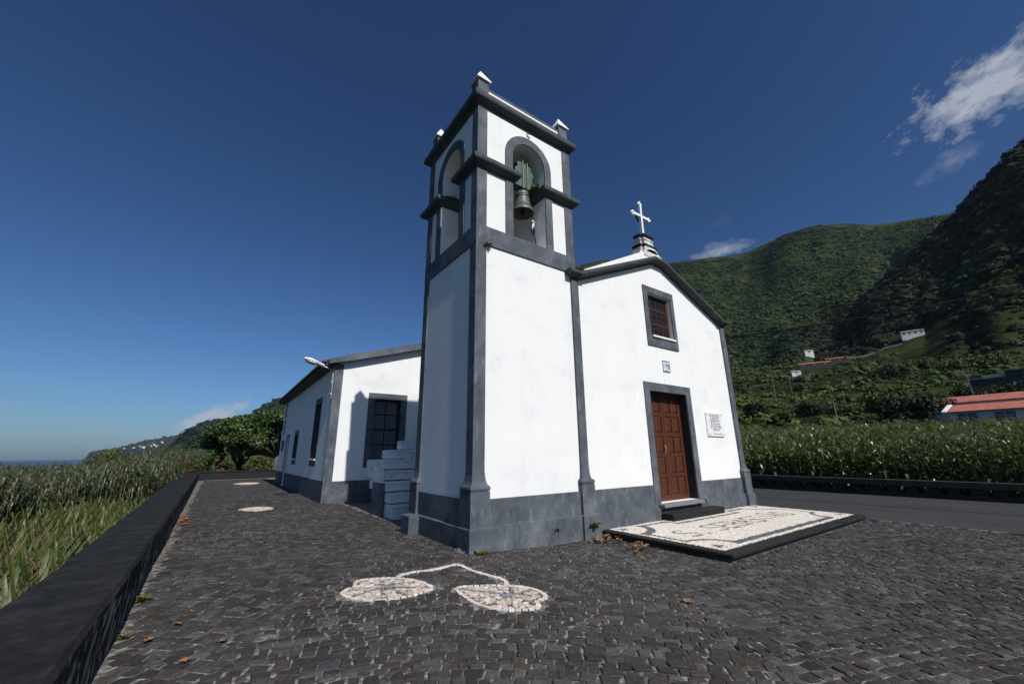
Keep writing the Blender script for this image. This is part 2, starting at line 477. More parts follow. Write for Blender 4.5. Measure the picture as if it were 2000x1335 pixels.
M['maize_yellow'] = leafmat('maize_leaf_yellowing', [(0.070, 0.095, 0.024), (0.115, 0.140, 0.036), (0.075, 0.11, 0.027), (0.165, 0.160, 0.055), (0.055, 0.085, 0.02)], 0.3, 0.45, 0.4)
M['tassel'] = leafmat('maize_tassel', [(0.16, 0.110, 0.070), (0.22, 0.16, 0.10), (0.14, 0.10, 0.06)], 0.2, 0.8, 0.1)
M['stalk'] = leafmat('maize_stalk', [(0.06, 0.08, 0.025), (0.09, 0.11, 0.04)], 0, 0.6)
M['cane'] = leafmat('giant_cane_leaf', [(0.056, 0.074, 0.034), (0.092, 0.115, 0.056), (0.044, 0.060, 0.028), (0.135, 0.135, 0.070), (0.072, 0.096, 0.044), (0.15, 0.128, 0.072), (0.050, 0.066, 0.030)], 0.2, 0.45, 0.4)
M['forest'] = leafmat('forest_leaves', [(0.009, 0.017, 0.006), (0.015, 0.027, 0.008), (0.024, 0.040, 0.010), (0.040, 0.062, 0.014), (0.066, 0.088, 0.022)], 0.0, 0.7, 0.15, island_=False)
M['plane_leaf'] = leafmat('plane_tree_leaf', [(0.028, 0.052, 0.012), (0.050, 0.085, 0.018), (0.075, 0.115, 0.026), (0.036, 0.064, 0.014)], 0.2, 0.45, 0.4)
M['bark'] = two_tone('grey_bark', [(0.3, (0.050, 0.046, 0.040)), (0.7, (0.12, 0.112, 0.10))], 6, 0.9, 0.1, bscale=14, bdist=0.02)
M['shrub'] = leafmat('shrub_leaf', [(0.050, 0.072, 0.020), (0.085, 0.105, 0.030), (0.12, 0.12, 0.035), (0.040, 0.060, 0.018)], 0.2, 0.55, 0.3)
M['shrub_rust'] = leafmat('rusty_shrub_leaf', [(0.12, 0.062, 0.030), (0.16, 0.085, 0.040), (0.08, 0.055, 0.028)], 0.2, 0.6, 0.2)
M['bush_dark'] = leafmat('dark_bush_leaf', [(0.010, 0.018, 0.007), (0.018, 0.030, 0.010), (0.028, 0.044, 0.013)], 0.1, 0.6, 0.2)
M['bush_mid'] = leafmat('olive_bush_leaf', [(0.036, 0.052, 0.015), (0.060, 0.080, 0.022), (0.090, 0.104, 0.034)], 0.1, 0.6, 0.2)
M['dry_leaf'] = leafmat('dry_leaf', [(0.22, 0.10, 0.045), (0.30, 0.15, 0.07), (0.20, 0.085, 0.035)], 0.15, 0.7, 0.2)
M['weed'] = leafmat('weed_leaf', [(0.09, 0.11, 0.025), (0.16, 0.14, 0.035), (0.06, 0.085, 0.02)], 0.2, 0.6, 0.2)
M['ground'] = two_tone('field_soil_and_grass', [(0.3, (0.016, 0.018, 0.009)), (0.5, (0.030, 0.038, 0.014)), (0.7, (0.045, 0.056, 0.018))], 0.05, 0.95, 0.05)
m = mat('sea_water', (0.004, 0.012, 0.030), 0.35, 0.5)
bump(m, noise(m, 0.05, 6, 0.6), 1.5); M['sea'] = m
M['hazy_wall'] = mat('far_white_wall', (0.62, 0.62, 0.62), 0.8)
M['village_roof'] = mat('far_roof', (0.32, 0.20, 0.15), 0.9)
M['old_wall'] = two_tone('dark_stone_wall', [(0.3, (0.030, 0.031, 0.034)), (0.7, (0.085, 0.085, 0.088))], 1.2, 0.95, 0.1)
M['old_top'] = two_tone('pale_concrete', [(0.3, (0.16, 0.155, 0.145)), (0.7, (0.30, 0.29, 0.27))], 1.2, 0.9, 0.1)
M['tarp'] = mat('blue_grey_sheet', (0.045, 0.062, 0.10), 0.5)
M['housewall'] = two_tone('house_grey_white_paint', [(0.3, (0.46, 0.455, 0.45)), (0.7, (0.62, 0.62, 0.61))], .5)
M['pole'] = mat('concrete_pole', (0.22, 0.21, 0.19), 0.9)

# ------------------------------------------------------------------ terrain
def tand(d): return np.tan(np.radians(d))
FAR_AZ = np.array([-30, -10.2, -9.9, -8.2, -6.4, -4.4, -3.6, 0, 6, 20, 45.8, 50.7, 58.6, 63.3, 68.2, 73, 75.7, 79, 81.1, 83.1, 85, 86.8, 95, 130])
FAR_EL = np.array([0, 0.0, .43, .92, 1.59, 2.09, 2.26, 2.4, 2.6, 14, 26.4, 26.5, 25.0, 24.7, 24.2, 25.1, 25.3, 24.5, 23.5, 23.0, 22.7, 22.3, 21, 20])
FAR_R = np.array([5200, 5200, 5200, 5200, 5200, 5200, 5200, 5200, 5000, 1800, 950, 930, 900, 900, 900, 900, 900, 900, 900, 900, 900, 900, 900, 900])
MID_AZ = np.array([-30, -4.6, -3.9, -3.5, -2.4, -0.7, 3, 5.9, 12, 22, 40, 60, 130])
MID_EL = np.array([0, 0, 1.0, 2.0, 3.1, 3.73, 5.36, 6.42, 9, 11, 8, 0, 0])
NEAR_AZ = np.array([-30, 45, 60, 68.9, 74.4, 78.6, 81.6, 84.4, 87.2, 88.9, 90.5, 91.8, 92.8, 97, 130])
NEAR_EL = np.array([0, 0, 5, 10.3, 13.2, 15.9, 18.0, 20.2, 22.2, 23.6, 24.5, 25.7, 26.1, 28, 27])
BASE_R = np.array([0, 22, 60, 95, 150, 260, 340, 500, 700, 900])
BASE_Z = np.array([-0.4, -0.35, 1.9, 4.4, 17, 43, 66, 128, 258, 419]) / 419.0
def height(az, r):
    """height of the ground at a bearing (degrees from +Y to +X) and distance from the viewpoint"""
    az = np.asarray(az, float); r = np.asarray(r, float)
    e = np.interp(az, FAR_AZ, FAR_EL); RR = np.interp(az, FAR_AZ, FAR_R)
    H = tand(e) * RR
    # spurs and gullies
    x, y = r * np.sin(np.radians(az)), r * np.cos(np.radians(az))
    land = np.clip((az - 20) / 20, 0, 1)
    rs = r * 900.0 / RR
    prof = np.interp(rs, BASE_R, BASE_Z)
    near_flat = np.interp(az, [20, 45], [0, 1])
    z1 = prof * H
    back = np.clip((rs - 900) / 900, 0, 1)
    z1 = np.where(rs > 900, H * (1 - 0.75 * back), z1)
    z1 = np.where(az < 20, np.where(rs < 600, -0.4 - 8 * np.clip((r - 60) / 200, 0, 1), H * np.clip((rs - 600) / 300, 0, 1) ** 0.9 * np.where(rs > 900, 1 - 0.5 * back, 1)), z1)
    en = np.interp(az, NEAR_AZ, NEAR_EL)
    Hn = tand(en) * 450
    p = np.interp(r, [0, 150, 230, 330, 450, 470, 640, 900], [0, 0.02, 0.15, 0.50, 1.0, 1.0, 0.55, 0.2])
    z2 = Hn * p
    em = np.interp(az, MID_AZ, MID_EL)
    z3 = tand(em) * 1800 * np.interp(r, [0, 500, 900, 1400, 1800, 2600], [0, 0.02, 0.2, 0.62, 1, 0.4])
    z = np.maximum(np.maximum(z1, z2 - 3), z3 - 3)
    amp = np.clip((r - 130) / 500, 0, 1) * np.clip((z - 10) / 60, 0, 1)
    sp = np.abs(fbm(az * 0.16 + y * 0.0012, r * 0.0022 + 5, 3, 3) - 0.5) * 2
    z = z + amp * (28 * (0.35 - sp) * np.clip(1 - np.abs(rs - 900) / 60, 0, 1) * 0.0 + 80 * (sp - 0.30) * np.clip(np.minimum((900 - rs) / 150, 1), 0, 1) * np.clip(np.abs(r - 450) / 60, 0.1, 1))
    z = z + amp * 12 * (fbm(x * 0.02, y * 0.02, 4, 9) - 0.5) * np.clip(np.minimum((900 - rs) / 80, 1), 0.1, 1)
    return z
def at(az, r, dz=0.0):
    z = float(height(az, r))
    return Vector((CAM.x + r * math.sin(rad(az)), CAM.y + r * math.cos(rad(az)), z + dz))

azs = np.concatenate([np.arange(-180, -30, 6), np.arange(-30, 40, 0.8), np.arange(40, 100, 0.3), np.arange(100, 180, 4)])
rsr = np.concatenate([[3, 12, 20], np.geomspace(26, 6600, 185)])
A, Rr = np.meshgrid(azs, rsr, indexing='ij')
Zt = height(np.clip(A, -30, 130), Rr)
Xt = CAM.x + Rr * np.sin(np.radians(A)); Yt = CAM.y + Rr * np.cos(np.radians(A))
Zt = np.where((A < -30) | (A > 130), np.where(A > 100, np.minimum(Zt, 60), -0.4 - 30 * np.clip((Rr - 60) / 200, 0, 1)), Zt)
# coast: the land west of the terrace drops to the sea
coast = (A > -30) & (A < 6) & (Xt < -55) & (Rr < 1400)
Zt = np.where(coast, np.minimum(Zt, -24), Zt)
sea_az = (A < -10.3)
Zt = np.where(sea_az & (Rr > 90), -40, Zt)
Zt = np.where((Xt < -5.1) & (Rr < 90), np.minimum(Zt, -2.9), Zt)
Zt = np.where((Xt > -5.1) & (Rr < 40) & (Xt < 21), -0.55, Zt)
na, nr_ = Zt.shape
idx = np.arange(na * nr_).reshape(na, nr_)
nxt = np.roll(idx, -1, axis=0)
quads = np.stack([idx[:, :-1], nxt[:, :-1], nxt[:, 1:], idx[:, 1:]], -1).reshape(-1, 4)
quads = quads[:, ::-1]
M['hill'] = m = two_tone('green_hillside', [(0.30, (0.008, 0.013, 0.005)), (0.45, (0.015, 0.022, 0.007)), (0.58, (0.032, 0.043, 0.011)), (0.74, (0.060, 0.068, 0.022))], 0.05, 0.95, 0.05, detail=14, bscale=0.6, bdist=0.9)
np_mesh('ground', np.stack([Xt, Yt, Zt], -1).reshape(-1, 3), quads, M['hill'], smooth=True, kind='structure')
ms = MB()
ms.add([(-11500, -11500, -22), (11500, -11500, -22), (11500, 11500, -22), (-11500, 11500, -22)], [(0, 1, 2, 3)])
ms.build('sea', M['sea'], kind='structure')

# ------------------------------------------------------------------ paved square
def zg(x, y):
    t = np.clip((np.asarray(x, float) + 1.0) / 3.5, 0, 1)
    t = t * t * (3 - 2 * t)
    return -0.14 * t
LEAF_A = [(-2.45, -1.01), (-2.38, -0.87), (-2.22, -0.76), (-2.19, -0.62), (-2.08, -0.52), (-1.89, -0.56), (-1.62, -0.73), (-1.45, -0.98), (-1.38, -1.26), (-1.38, -1.50), (-1.58, -1.58), (-1.84, -1.60), (-2.07, -1.54), (-2.24, -1.43), (-2.38, -1.27)]
LEAF_B = [(-1.22, -1.64), (-1.06, -1.64), (-0.85, -1.75), (-0.63, -1.9), (-0.42, -2.08), (-0.34, -2.3), (-0.37, -2.5), (-0.44, -2.62), (-0.56, -2.66), (-0.64, -2.67), (-0.68, -2.78), (-0.76, -2.85), (-0.91, -2.82), (-1.1, -2.7), (-1.22, -2.53), (-1.28, -2.29), (-1.27, -2.0)]
STEM_A = [(-1.60, -0.72), (-1.50, -0.64), (-1.30, -0.63), (-1.1, -0.67), (-0.85, -0.66), (-0.61, -0.60)]
STEM_B = [(-0.61, -0.60), (-0.59, -0.79), (-0.60, -1.06), (-0.54, -1.38), (-0.48, -1.61), (-0.49, -1.80), (-0.58, -1.95)]
FAR_A = [(-3.16, 9.5), (-3.0, 9.2), (-2.67, 8.85), (-2.3, 8.95), (-2.12, 9.3), (-2.2, 9.8), (-2.58, 10.2), (-2.95, 10.0)]
FAR_B = [(-2.9, 25.0), (-2.4, 23.6), (-1.7, 23.8), (-1.3, 25.0), (-1.7, 26.2), (-2.5, 26.0)]
def inpoly(px, py, poly):
    c = np.zeros(np.shape(px), bool)
    n = len(poly); j = n - 1
    for i in range(n):
        xi, yi = poly[i]; xj, yj = poly[j]
        if yi != yj:
            c ^= ((yi > py) != (yj > py)) & (px < (xj - xi) * (py - yi) / (yj - yi) + xi)
        j = i
    return c
def distpl(px, py, pl, closed=False):
    d = np.full(np.shape(px), 1e9)
    seg = list(zip(pl, pl[1:])) + ([(pl[-1], pl[0])] if closed else [])
    for (x0, y0), (x1, y1) in seg:
        dx, dy = x1 - x0, y1 - y0
        t = np.clip(((px - x0) * dx + (py - y0) * dy) / max(dx * dx + dy * dy, 1e-9), 0, 1)
        d = np.minimum(d, np.hypot(px - x0 - t * dx, py - y0 - t * dy))
    return d
def stones(cx, cy, hx, hy, ang, z, jit=0.12, inset=0.16, depth=0.03, ztilt=0.003, drop=0.006):
    """one worn block per centre: a top face and a sloping skirt; returns verts, quads"""
    n = len(cx)
    sg = np.array([(-1, -1), (1, -1), (1, 1), (-1, 1)], float)
    lx = sg[None, :, 0] * hx[:, None] * (1 + jit * RNG.uniform(-1, 1, (n, 4)))
    ly = sg[None, :, 1] * hy[:, None] * (1 + jit * RNG.uniform(-1, 1, (n, 4)))
    ca, sa = np.cos(ang)[:, None], np.sin(ang)[:, None]
    def place(fx, zz):
        qx, qy = lx * fx, ly * fx
        return np.stack([cx[:, None] + qx * ca - qy * sa, cy[:, None] + qx * sa + qy * ca, zz], -1)
    tz = z[:, None] + RNG.normal(0, ztilt, (n, 4))
    top = place(1 - inset, tz)
    mid = place(1.0, tz - drop)
    bot = place(1.0, tz - depth)
    V = np.concatenate([top, mid, bot], 1).reshape(-1, 3)
    b = (np.arange(n) * 12)[:, None]
    Q = [b + np.array([[0, 1, 2, 3]])]
    for k in range(4):
        a, c = k, (k + 1) % 4
        Q.append(b + np.array([[4 + a, 4 + c, c, a]]))
        Q.append(b + np.array([[8 + a, 8 + c, 4 + c, 4 + a]]))
    Q = np.stack(Q, 1).reshape(-1, 4)
    return V, Q

# sheet of sand under the stones
gx = np.concatenate([np.arange(-4.9, 12.2, 0.35)]); gy = np.arange(-12, 34.1, 0.5)
GX, GY = np.meshgrid(gx, gy, indexing='ij')
ii = np.arange(GX.size).reshape(GX.shape)
q = np.stack([ii[:-1, :-1], ii[1:, :-1], ii[1:, 1:], ii[:-1, 1:]], -1).reshape(-1, 4)
np_mesh('plaza_bed', np.stack([GX, GY, zg(GX, GY) - 0.0125], -1).reshape(-1, 3), q, M['joint'], kind='structure')

# rows of cobbles, bent into shallow arcs
cs, cr = [], []
pitch = 0.116
v = -14.0
rows = []
while v < 40:
    h = pitch * RNG.uniform(0.78, 1.22)
    u0 = -26 + RNG.uniform(0, 0.1)
    w = RNG.uniform(0.08, 0.19, 470)
    e = np.cumsum(w) + u0
    c = e - w / 2
    ok = (c > -26) & (c < 26)
    rows.append((c[ok], w[ok], np.full(ok.sum(), v + h / 2), np.full(ok.sum(), h)))
    v += h
cu = np.concatenate([r[0] for r in rows]); cw = np.concatenate([r[1] for r in rows]); cv = np.concatenate([r[2] for r in rows]); ch = np.concatenate([r[3] for r in rows])
th = rad(-33)
def arc(u, v):
    s = u / 2.3
    return v + 0.42 * np.abs(np.sin(s * math.pi * 0.5)) + 0.10 * np.sin(u * 0.9 + v * 0.35) + 0.05 * np.sin(v * 1.7 + u * 0.4)
vv = arc(cu, cv); d = 0.01
slope = np.arctan2(arc(cu + d, cv) - arc(cu - d, cv), 2 * d)
slope = np.clip(slope, -0.42, 0.42)
X0 = cu * math.cos(th) - vv * math.sin(th); Y0 = cu * math.sin(th) + vv * math.cos(th)
X0 = X0 + 2; Y0 = Y0 - 2
ang = th + slope + RNG.normal(0, 0.085, len(cu))
keep = (X0 > -4.40) & (X0 < 10.42) & (Y0 > -9.5) & (Y0 < 31.0)
keep &= ~((X0 > -0.05) & (X0 < 10.4) & (Y0 > -0.02)) | ((X0 < -0.0))
keep &= ~((X0 > -0.62) & (Y0 > 9.75))
keep &= ~((X0 > 3.35) & (X0 < 10.2) & (Y0 > -2.9) & (Y0 < 0.2))
for pl in (LEAF_A, LEAF_B, FAR_A, FAR_B):
    keep &= ~(inpoly(X0, Y0, pl) | (distpl(X0, Y0, pl, True) < 0.03))
for pl in (STEM_A, STEM_B):
    keep &= distpl(X0, Y0, pl) > 0.075
X0, Y0, ang, cw, ch = X0[keep], Y0[keep], ang[keep], cw[keep], ch[keep]
gapr = RNG.uniform(0.81, 0.975, len(X0))
near = np.hypot(X0 - CAM.x, Y0 - CAM.y)
V_, Q_ = stones(X0, Y0, cw / 2 * gapr, ch / 2 * gapr, ang, zg(X0, Y0) + RNG.normal(0, 0.0035, len(X0)), 0.25, 0.15, 0.03, 0.0035, 0.007)
np_mesh('cobbled_plaza', V_, Q_, M['cobble'], kind='structure')

# strip of road, and its tar seam
mr = MB()
for y0 in range(-14, 60, 2):
    mr.add([(10.62, y0, -0.148), (18.50, y0, -0.135), (18.50, y0 + 2, -0.135), (10.62, y0 + 2, -0.148)], [(0, 1, 2, 3)])
mr.build('road', M['asphalt'], kind='structure')
mr = MB()
for y0 in np.arange(-14, 30, 0.5):
    f = lambda y: 14.25 + 0.05 * math.sin(y * 1.3) + 0.03 * math.sin(y * 3.1) - 0.035 * y
    mr.add([(f(y0), y0, -0.1375), (f(y0) + 0.09, y0, -0.1375), (f(y0 + .5) + 0.09, y0 + .5, -0.1375), (f(y0 + .5), y0 + .5, -0.1375)], [(0, 1, 2, 3)])
mr.build('road_seam', M['seam'], kind='structure')

# ------------------------------------------------------------------ church
church = empty('church', (0, 0, 0), label='white chapel with grey trim, square bell tower and brown panelled door', cat='church')
GT, GR = 6.14, -0.7     # belfry floor, foot
def arch_pts(cx, h, zs, n=20):
    return [(cx + h * math.cos(math.pi * k / n), zs + h * math.sin(math.pi * k / n)) for k in range(n + 1)]
def arch_wall(mb, axis, a, b, u0, u1, z0, z1, cx, h, zsill, zs):
    mb.prism([(u0, z0), (cx - h, z0), (cx - h, z1), (u0, z1)], axis, a, b)
    mb.prism([(cx + h, z0), (u1, z0), (u1, z1), (cx + h, z1)], axis, a, b)
    mb.prism([(cx - h, z0), (cx + h, z0), (cx + h, zsill), (cx - h, zsill)], axis, a, b)
    p = arch_pts(cx, h, zs)
    for (xa, za), (xb, zb) in zip(p, p[1:]):
        mb.prism([(xb, zb), (xa, za), (xa, z1), (xb, z1)], axis, a, b)
TW, TD = 3.0, 2.76
FX, LY = 1.54, 1.39     # arch centres on the front and on the left side
tw = MB()
tw.box(0.03, TW - 0.03, 0.03, TD - 0.03, GR, GT)
arch_wall(tw, 'y', 0.03, 0.52, 0.03, TW - 0.03, GT, 9.86, FX, 0.52, 6.62, 8.9)
tw.box(0.03, TW - 0.03, TD - 0.5, TD - 0.03, GT, 9.86)
arch_wall(tw, 'x', 0.03, 0.52, 0.52, TD - 0.5, GT, 9.86, LY, 0.53, 6.62, 8.9)
tw.box(TW - 0.5, TW - 0.03, 0.52, TD - 0.5, GT, 9.86)
tw.box(0.03, TW - 0.03, 0.03, TD - 0.03, 9.86, 10.20)
tower = tw.build('tower', M['plaster'], church)
ci = MB()
ci.box(0.53, TW - 0.51, 0.53, TD - 0.51, 9.50, 9.85)
ci.build('belfry_ceiling', M['plaster_in'], tower)
bo = MB()
bo.box(2.05, 2.47, TD - 0.56, TD - 0.51, GT, 8.3)
bo.build('belfry_door', M['brown_board'], tower)

def pil(u0, u1, v0, v1, z0, z1, name='pilaster', par=None, mt=None):
    b = MB(); b.box(u0, u1, v0, v1, z0, z1)
    return b.build(name, mt or M['gray'], par or tower, bevel=0.008)
PW = 0.27
for (x0, x1, y0, y1) in ((0, PW, 0, PW), (TW - PW, TW, 0, PW), (0, PW, TD - PW, TD), (TW - PW, TW, TD - PW, TD)):
    pil(x0, x1, y0, y1, 1.3 if not (x0 > 1 and y0 < 1) else 6.1, 9.85)
sb = MB()
sb.box(-0.004, TW + 0.004, -0.004, 0.029, 6.14, 6.60); sb.box(-0.004, 0.029, 0.029, TD + 0.004, 6.14, 6.60)
sb.box(TW - 0.029, TW + 0.004, 0.029, TD + 0.004, 6.14, 6.60)
sb.build('belfry_band', M['gray'], tower, bevel=0.006)
def surround(axis, c, h, ho, face, zs=8.9, z0=6.60):
    b = MB()
    b.prism([(c - ho, z0), (c - h, z0), (c - h, zs), (c - ho, zs)], axis, face, 0.031)
    b.prism([(c + h, z0), (c + ho, z0), (c + ho, zs), (c + h, zs)], axis, face, 0.031)
    pi_, po = arch_pts(c, h, zs), arch_pts(c, ho, zs)
    for k in range(20):
        b.prism([pi_[k + 1], pi_[k], po[k], po[k + 1]], axis, face, 0.031)
    return b
surround('y', FX, 0.52, 0.74, -0.002).build('arch_surround', M['gray'], tower)
surround('x', LY, 0.53, 0.77, -0.002).build('arch_surround', M['gray'], tower)
IMP = [(0.0, 8.08), (0.012, 8.12), (0.05, 8.145), (0.10, 8.17), (0.15, 8.195), (0.168, 8.225), (0.168, 8.315), (0.0, 8.345), (-0.1, 8.345)]
for (x0, x1, y0, y1) in ((0, FX - .52, 0, LY - .53), (FX + .52, TW, 0, 0.52), (0, 0.52, LY + .53, TD)):
    b = MB(); b.mould(x0, x1, y0, y1, IMP)
    b.build('impost', M['gray_dark'], tower)
CRN = [(0.0, 9.88), (0.012, 9.93), (0.05, 9.965), (0.10, 9.99), (0.145, 10.02), (0.163, 10.06), (0.163, 10.165), (0.0, 10.20), (-0.2, 10.20)]
b = MB(); b.mould(0, TW, 0, TD, CRN)
b.build('cornice', M['gray_dark'], tower)
pa = MB()
pa.box(0.02, TW - 0.02, 0.02, 0.30, 10.20, 10.47); pa.box(0.02, 0.30, 0.30, TD - 0.3, 10.20, 10.47)
pa.box(TW - 0.3, TW - 0.02, 0.30, TD - 0.3, 10.20, 10.47); pa.box(0.02, TW - 0.02, TD - 0.3, TD - 0.02, 10.20, 10.47)
pa.build('parapet', M['plaster'], tower)
cp = MB()
for (a0, a1, c0, c1, ax) in ((0.01, 0.31, 0.28, TW - 0.28, 'x'), (TD - 0.31, TD - 0.01, 0.28, TW - 0.28, 'x'), (0.01, 0.31, 0.28, TD - 0.28, 'y'), (TW - 0.31, TW - 0.01, 0.28, TD - 0.28, 'y')):
    m_ = (a0 + a1) / 2
    cp.prism([(a0, 10.47), (a1, 10.47), (a1, 10.53), (m_ + .04, 10.64), (m_ - .04, 10.64), (a0, 10.53)], ax, c0, c1)
cp.build('coping', M['gray'], tower)
for x, y in ((0.13, 0.13), (TW - 0.22, 0.13), (0.13, TD - 0.32), (TW - 0.22, TD - 0.32)):
    k = MB(); k.box(x - .155, x + .155, y - .155, y + .155, 10.2, 10.665)
    blk = k.build('corner_block', M['gray'], tower, bevel=0.008)
    k = MB()
    prof = [(.10, 10.664), (.205, 10.668), (.205, 10.695), (.006, 11.10)]
    k.mould(x, x, y, y, prof)
    k.build('pinnacle', M['white'], tower)

# plinth of the tower
pl = MB()
pl.mould(0, TW, 0, TD, [(0.0, 0.835), (0.02, 0.835), (0.02, 0.36)])
pl.mould(0, TW, 0, TD, [(0.02, 0.36), (0.085, 0.345), (0.085, GR)])
pl.build('plinth', M['gray'], tower)
PED = [(0.0, GR), (0.0, 0.0)]
def pedestal(x0, x1, y0, y1, par, grow=0.075, low=0.095):
    """block, torus and flare under a pilaster"""
    b = MB()
    b.mould(x0, x1, y0, y1, [(low, GR), (low, 0.345), (grow, 0.36), (grow, 0.975), (grow - 0.02, 0.985), (grow - .002, 0.995), (grow + .008, 1.03), (grow - 0.002, 1.07), (grow - .022, 1.085),
                             (0.04, 1.10), (0.018, 1.16), (0.003, 1.26), (0.003, 1.31), (-0.1, 1.31)])
    return b.build('pilaster_base', M['gray'], par)
pedestal(0, PW, 0, PW, tower)
pedestal(0, PW, TD - PW, TD, tower)

# nave
nave_w = MB()
NX0, NX1 = 3.0, 10.30
PKX, PKZ, EVZ = 6.62, 7.47, 6.02
def gz(x):
    s = 0.4225
    return min(EVZ + s * (x - 3.10), EVZ + s * (10.10 - x), 7.41)
XP = [6.39, 6.85]
def col(mb, x0, x1, z0, z1=None, y0=0.03, y1=0.6, dz=0.0):
    if z1 is not None:
        mb.box(x0, x1, y0, y1, z0, z1); return
    xs = [x0] + [x for x in XP if x0 < x < x1] + [x1]
    mb.prism([(x0, z0), (x1, z0)] + [(x, gz(x) + dz) for x in reversed(xs)], 'y', y0, y1)
DX0, DX1, DZ0, DZ1 = 5.66, 7.43, 0.365, 3.32
WX0, WX1, WZ0, WZ1 = 6.03, 7.18, 4.94, 6.36
col(nave_w, NX0 - 0.02, DX0, GR)
col(nave_w, DX0, WX0, GR, DZ0); col(nave_w, DX0, WX0, DZ1)
col(nave_w, WX0, WX1, GR, DZ0); col(nave_w, WX0, WX1, DZ1, WZ0); col(nave_w, WX0, WX1, WZ1)
col(nave_w, WX1, DX1, GR, DZ0); col(nave_w, WX1, DX1, DZ1)
col(nave_w, DX1, NX1, GR)
nave_w.box(NX1 - 0.5, NX1, 0.6, 17, GR, 5.95)
nave_w.box(NX0, NX0 + 0.5, TD, 17, GR, 5.95)
nave_w.box(NX0 + .5, NX1 - .5, 0.6, 0.7, GR, 0.30)
nave = nave_w.build('nave', M['plaster'], church)
# white gable parapet above the raking cornice
gp = MB()
for x0, x1 in ((3.02, 6.62), (6.62, 10.28)):
    pts = [(x0, gz(x0) + 0.05), (x1, gz(x1) + 0.05), (x1, gz(x1) + (0.62 if x1 == 6.62 else 0.24)), (x0, gz(x0) + (0.62 if x0 == 6.62 else 0.24))]
    gp.prism(pts, 'y', 0.04, 0.42)
gp.build('gable_parapet', M['plaster'], nave)
rf = MB()
for s in (1, -1):
    xe = NX0 - 0.1 if s > 0 else NX1 + 0.2
    rf.add([(xe, 0.43, 5.98), (6.62, 0.43, 7.40), (6.62, 17.2, 7.40), (xe, 17.2, 5.98), (xe, 0.43, 5.86), (6.62, 0.43, 7.25), (6.62, 17.2, 7.25), (xe, 17.2, 5.86)],
           [(0, 1, 2, 3), (7, 6, 5, 4), (0, 4, 5, 1), (2, 6, 7, 3), (3, 7, 4, 0)])
rf.build('nave_roof', M['tile'], church)
# raking cornice: profile carried along the gable line
RP = [(0.03, -0.03), (0.04, 0.005), (0.06, 0.02), (0.11, 0.035), (0.17, 0.05), (0.235, 0.06), (0.25, 0.085), (0.25, 0.15), (0.22, 0.185), (0.0, 0.20), (-0.03, 0.20)]
line = [(3.02, EVZ - 0.03)] + [(x, gz(x)) for x in (3.6, 6.39, 6.85, 9.6)] + [(10.16, EVZ - .03)]
rk = MB()
vs = [(x, 0.03 - o, z + dz) for (x, z) in line for o, dz in RP]
n = len(RP)
rk.add(vs, [(i * n + k, i * n + k + 1, (i + 1) * n + k + 1, (i + 1) * n + k) for i in range(len(line) - 1) for k in range(n - 1)])
rk.build('raking_cornice', M['gray_dark'], nave)
def facade_pilaster(x0, x1, name_par, y1=0.029):
    b = MB(); b.box(x0, x1, -0.028, y1, 1.3, 5.95)
    b.build('pilaster', M['gray'], name_par, bevel=0.006)
    c = MB()
    xc0, xc1 = x0, x1
    c.mould(xc0, xc1, -0.028, 0.20, [(0.0, 5.955), (0.012, 6.0), (0.035, 6.035), (0.08, 6.06), (0.15, 6.08), (0.175, 6.09), (0.178, 6.10), (0.178, 6.16), (0.0, 6.175), (-0.1, 6.175)])
    c.build('capital', M['gray_dark'], name_par)
    b = MB()
    b.mould(x0, x1, -0.028, 0.2, [(0.115, GR), (0.115, 0.345), (0.075, 0.36), (0.075, 0.975), (0.055, 0.985), (0.073, 0.995), (0.083, 1.03), (0.073, 1.07), (0.053, 1.085),
                             (0.03, 1.10), (0.012, 1.16), (0.003, 1.26), (0.003, 1.31), (-0.1, 1.31)])
    b.build('pilaster_base', M['gray'], name_par)
facade_pilaster(2.81, 3.05, nave)
facade_pilaster(10.10, 10.36, nave)
np_ = MB()
for x0, x1 in ((3.05, 5.42), (7.68, 10.10)):
    np_.box(x0, x1, 0.005, 0.031, 0.36, 0.835)
    np_.prism([(-0.07, GR), (0.031, GR), (0.031, 0.365), (0.004, 0.36), (-0.07, 0.345)], 'x', x0, x1)
np_.prism([(-0.07, GR), (0.031, GR), (0.031, 0.28), (-0.07, 0.28)], 'x', 5.42, 7.68)
np_.build('plinth', M['gray'], nave)
fr = MB()
fr.box(5.42, DX0, -0.004, 0.031, 0.28, 3.56); fr.box(DX1, 7.68, -0.004, 0.031, 0.28, 3.56); fr.box(DX0, DX1, -0.004, 0.031, DZ1, 3.56)
fr.build('door_surround', M['gray'], nave, bevel=0.005)
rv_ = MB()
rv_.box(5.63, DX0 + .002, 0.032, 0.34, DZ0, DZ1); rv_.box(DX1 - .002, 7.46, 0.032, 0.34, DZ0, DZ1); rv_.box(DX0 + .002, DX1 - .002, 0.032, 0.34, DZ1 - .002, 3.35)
rv_.build('door_reveal', M['basalt'], nave)  # near-black basalt tone puts the shade of the deep doorway into the reveal's colour
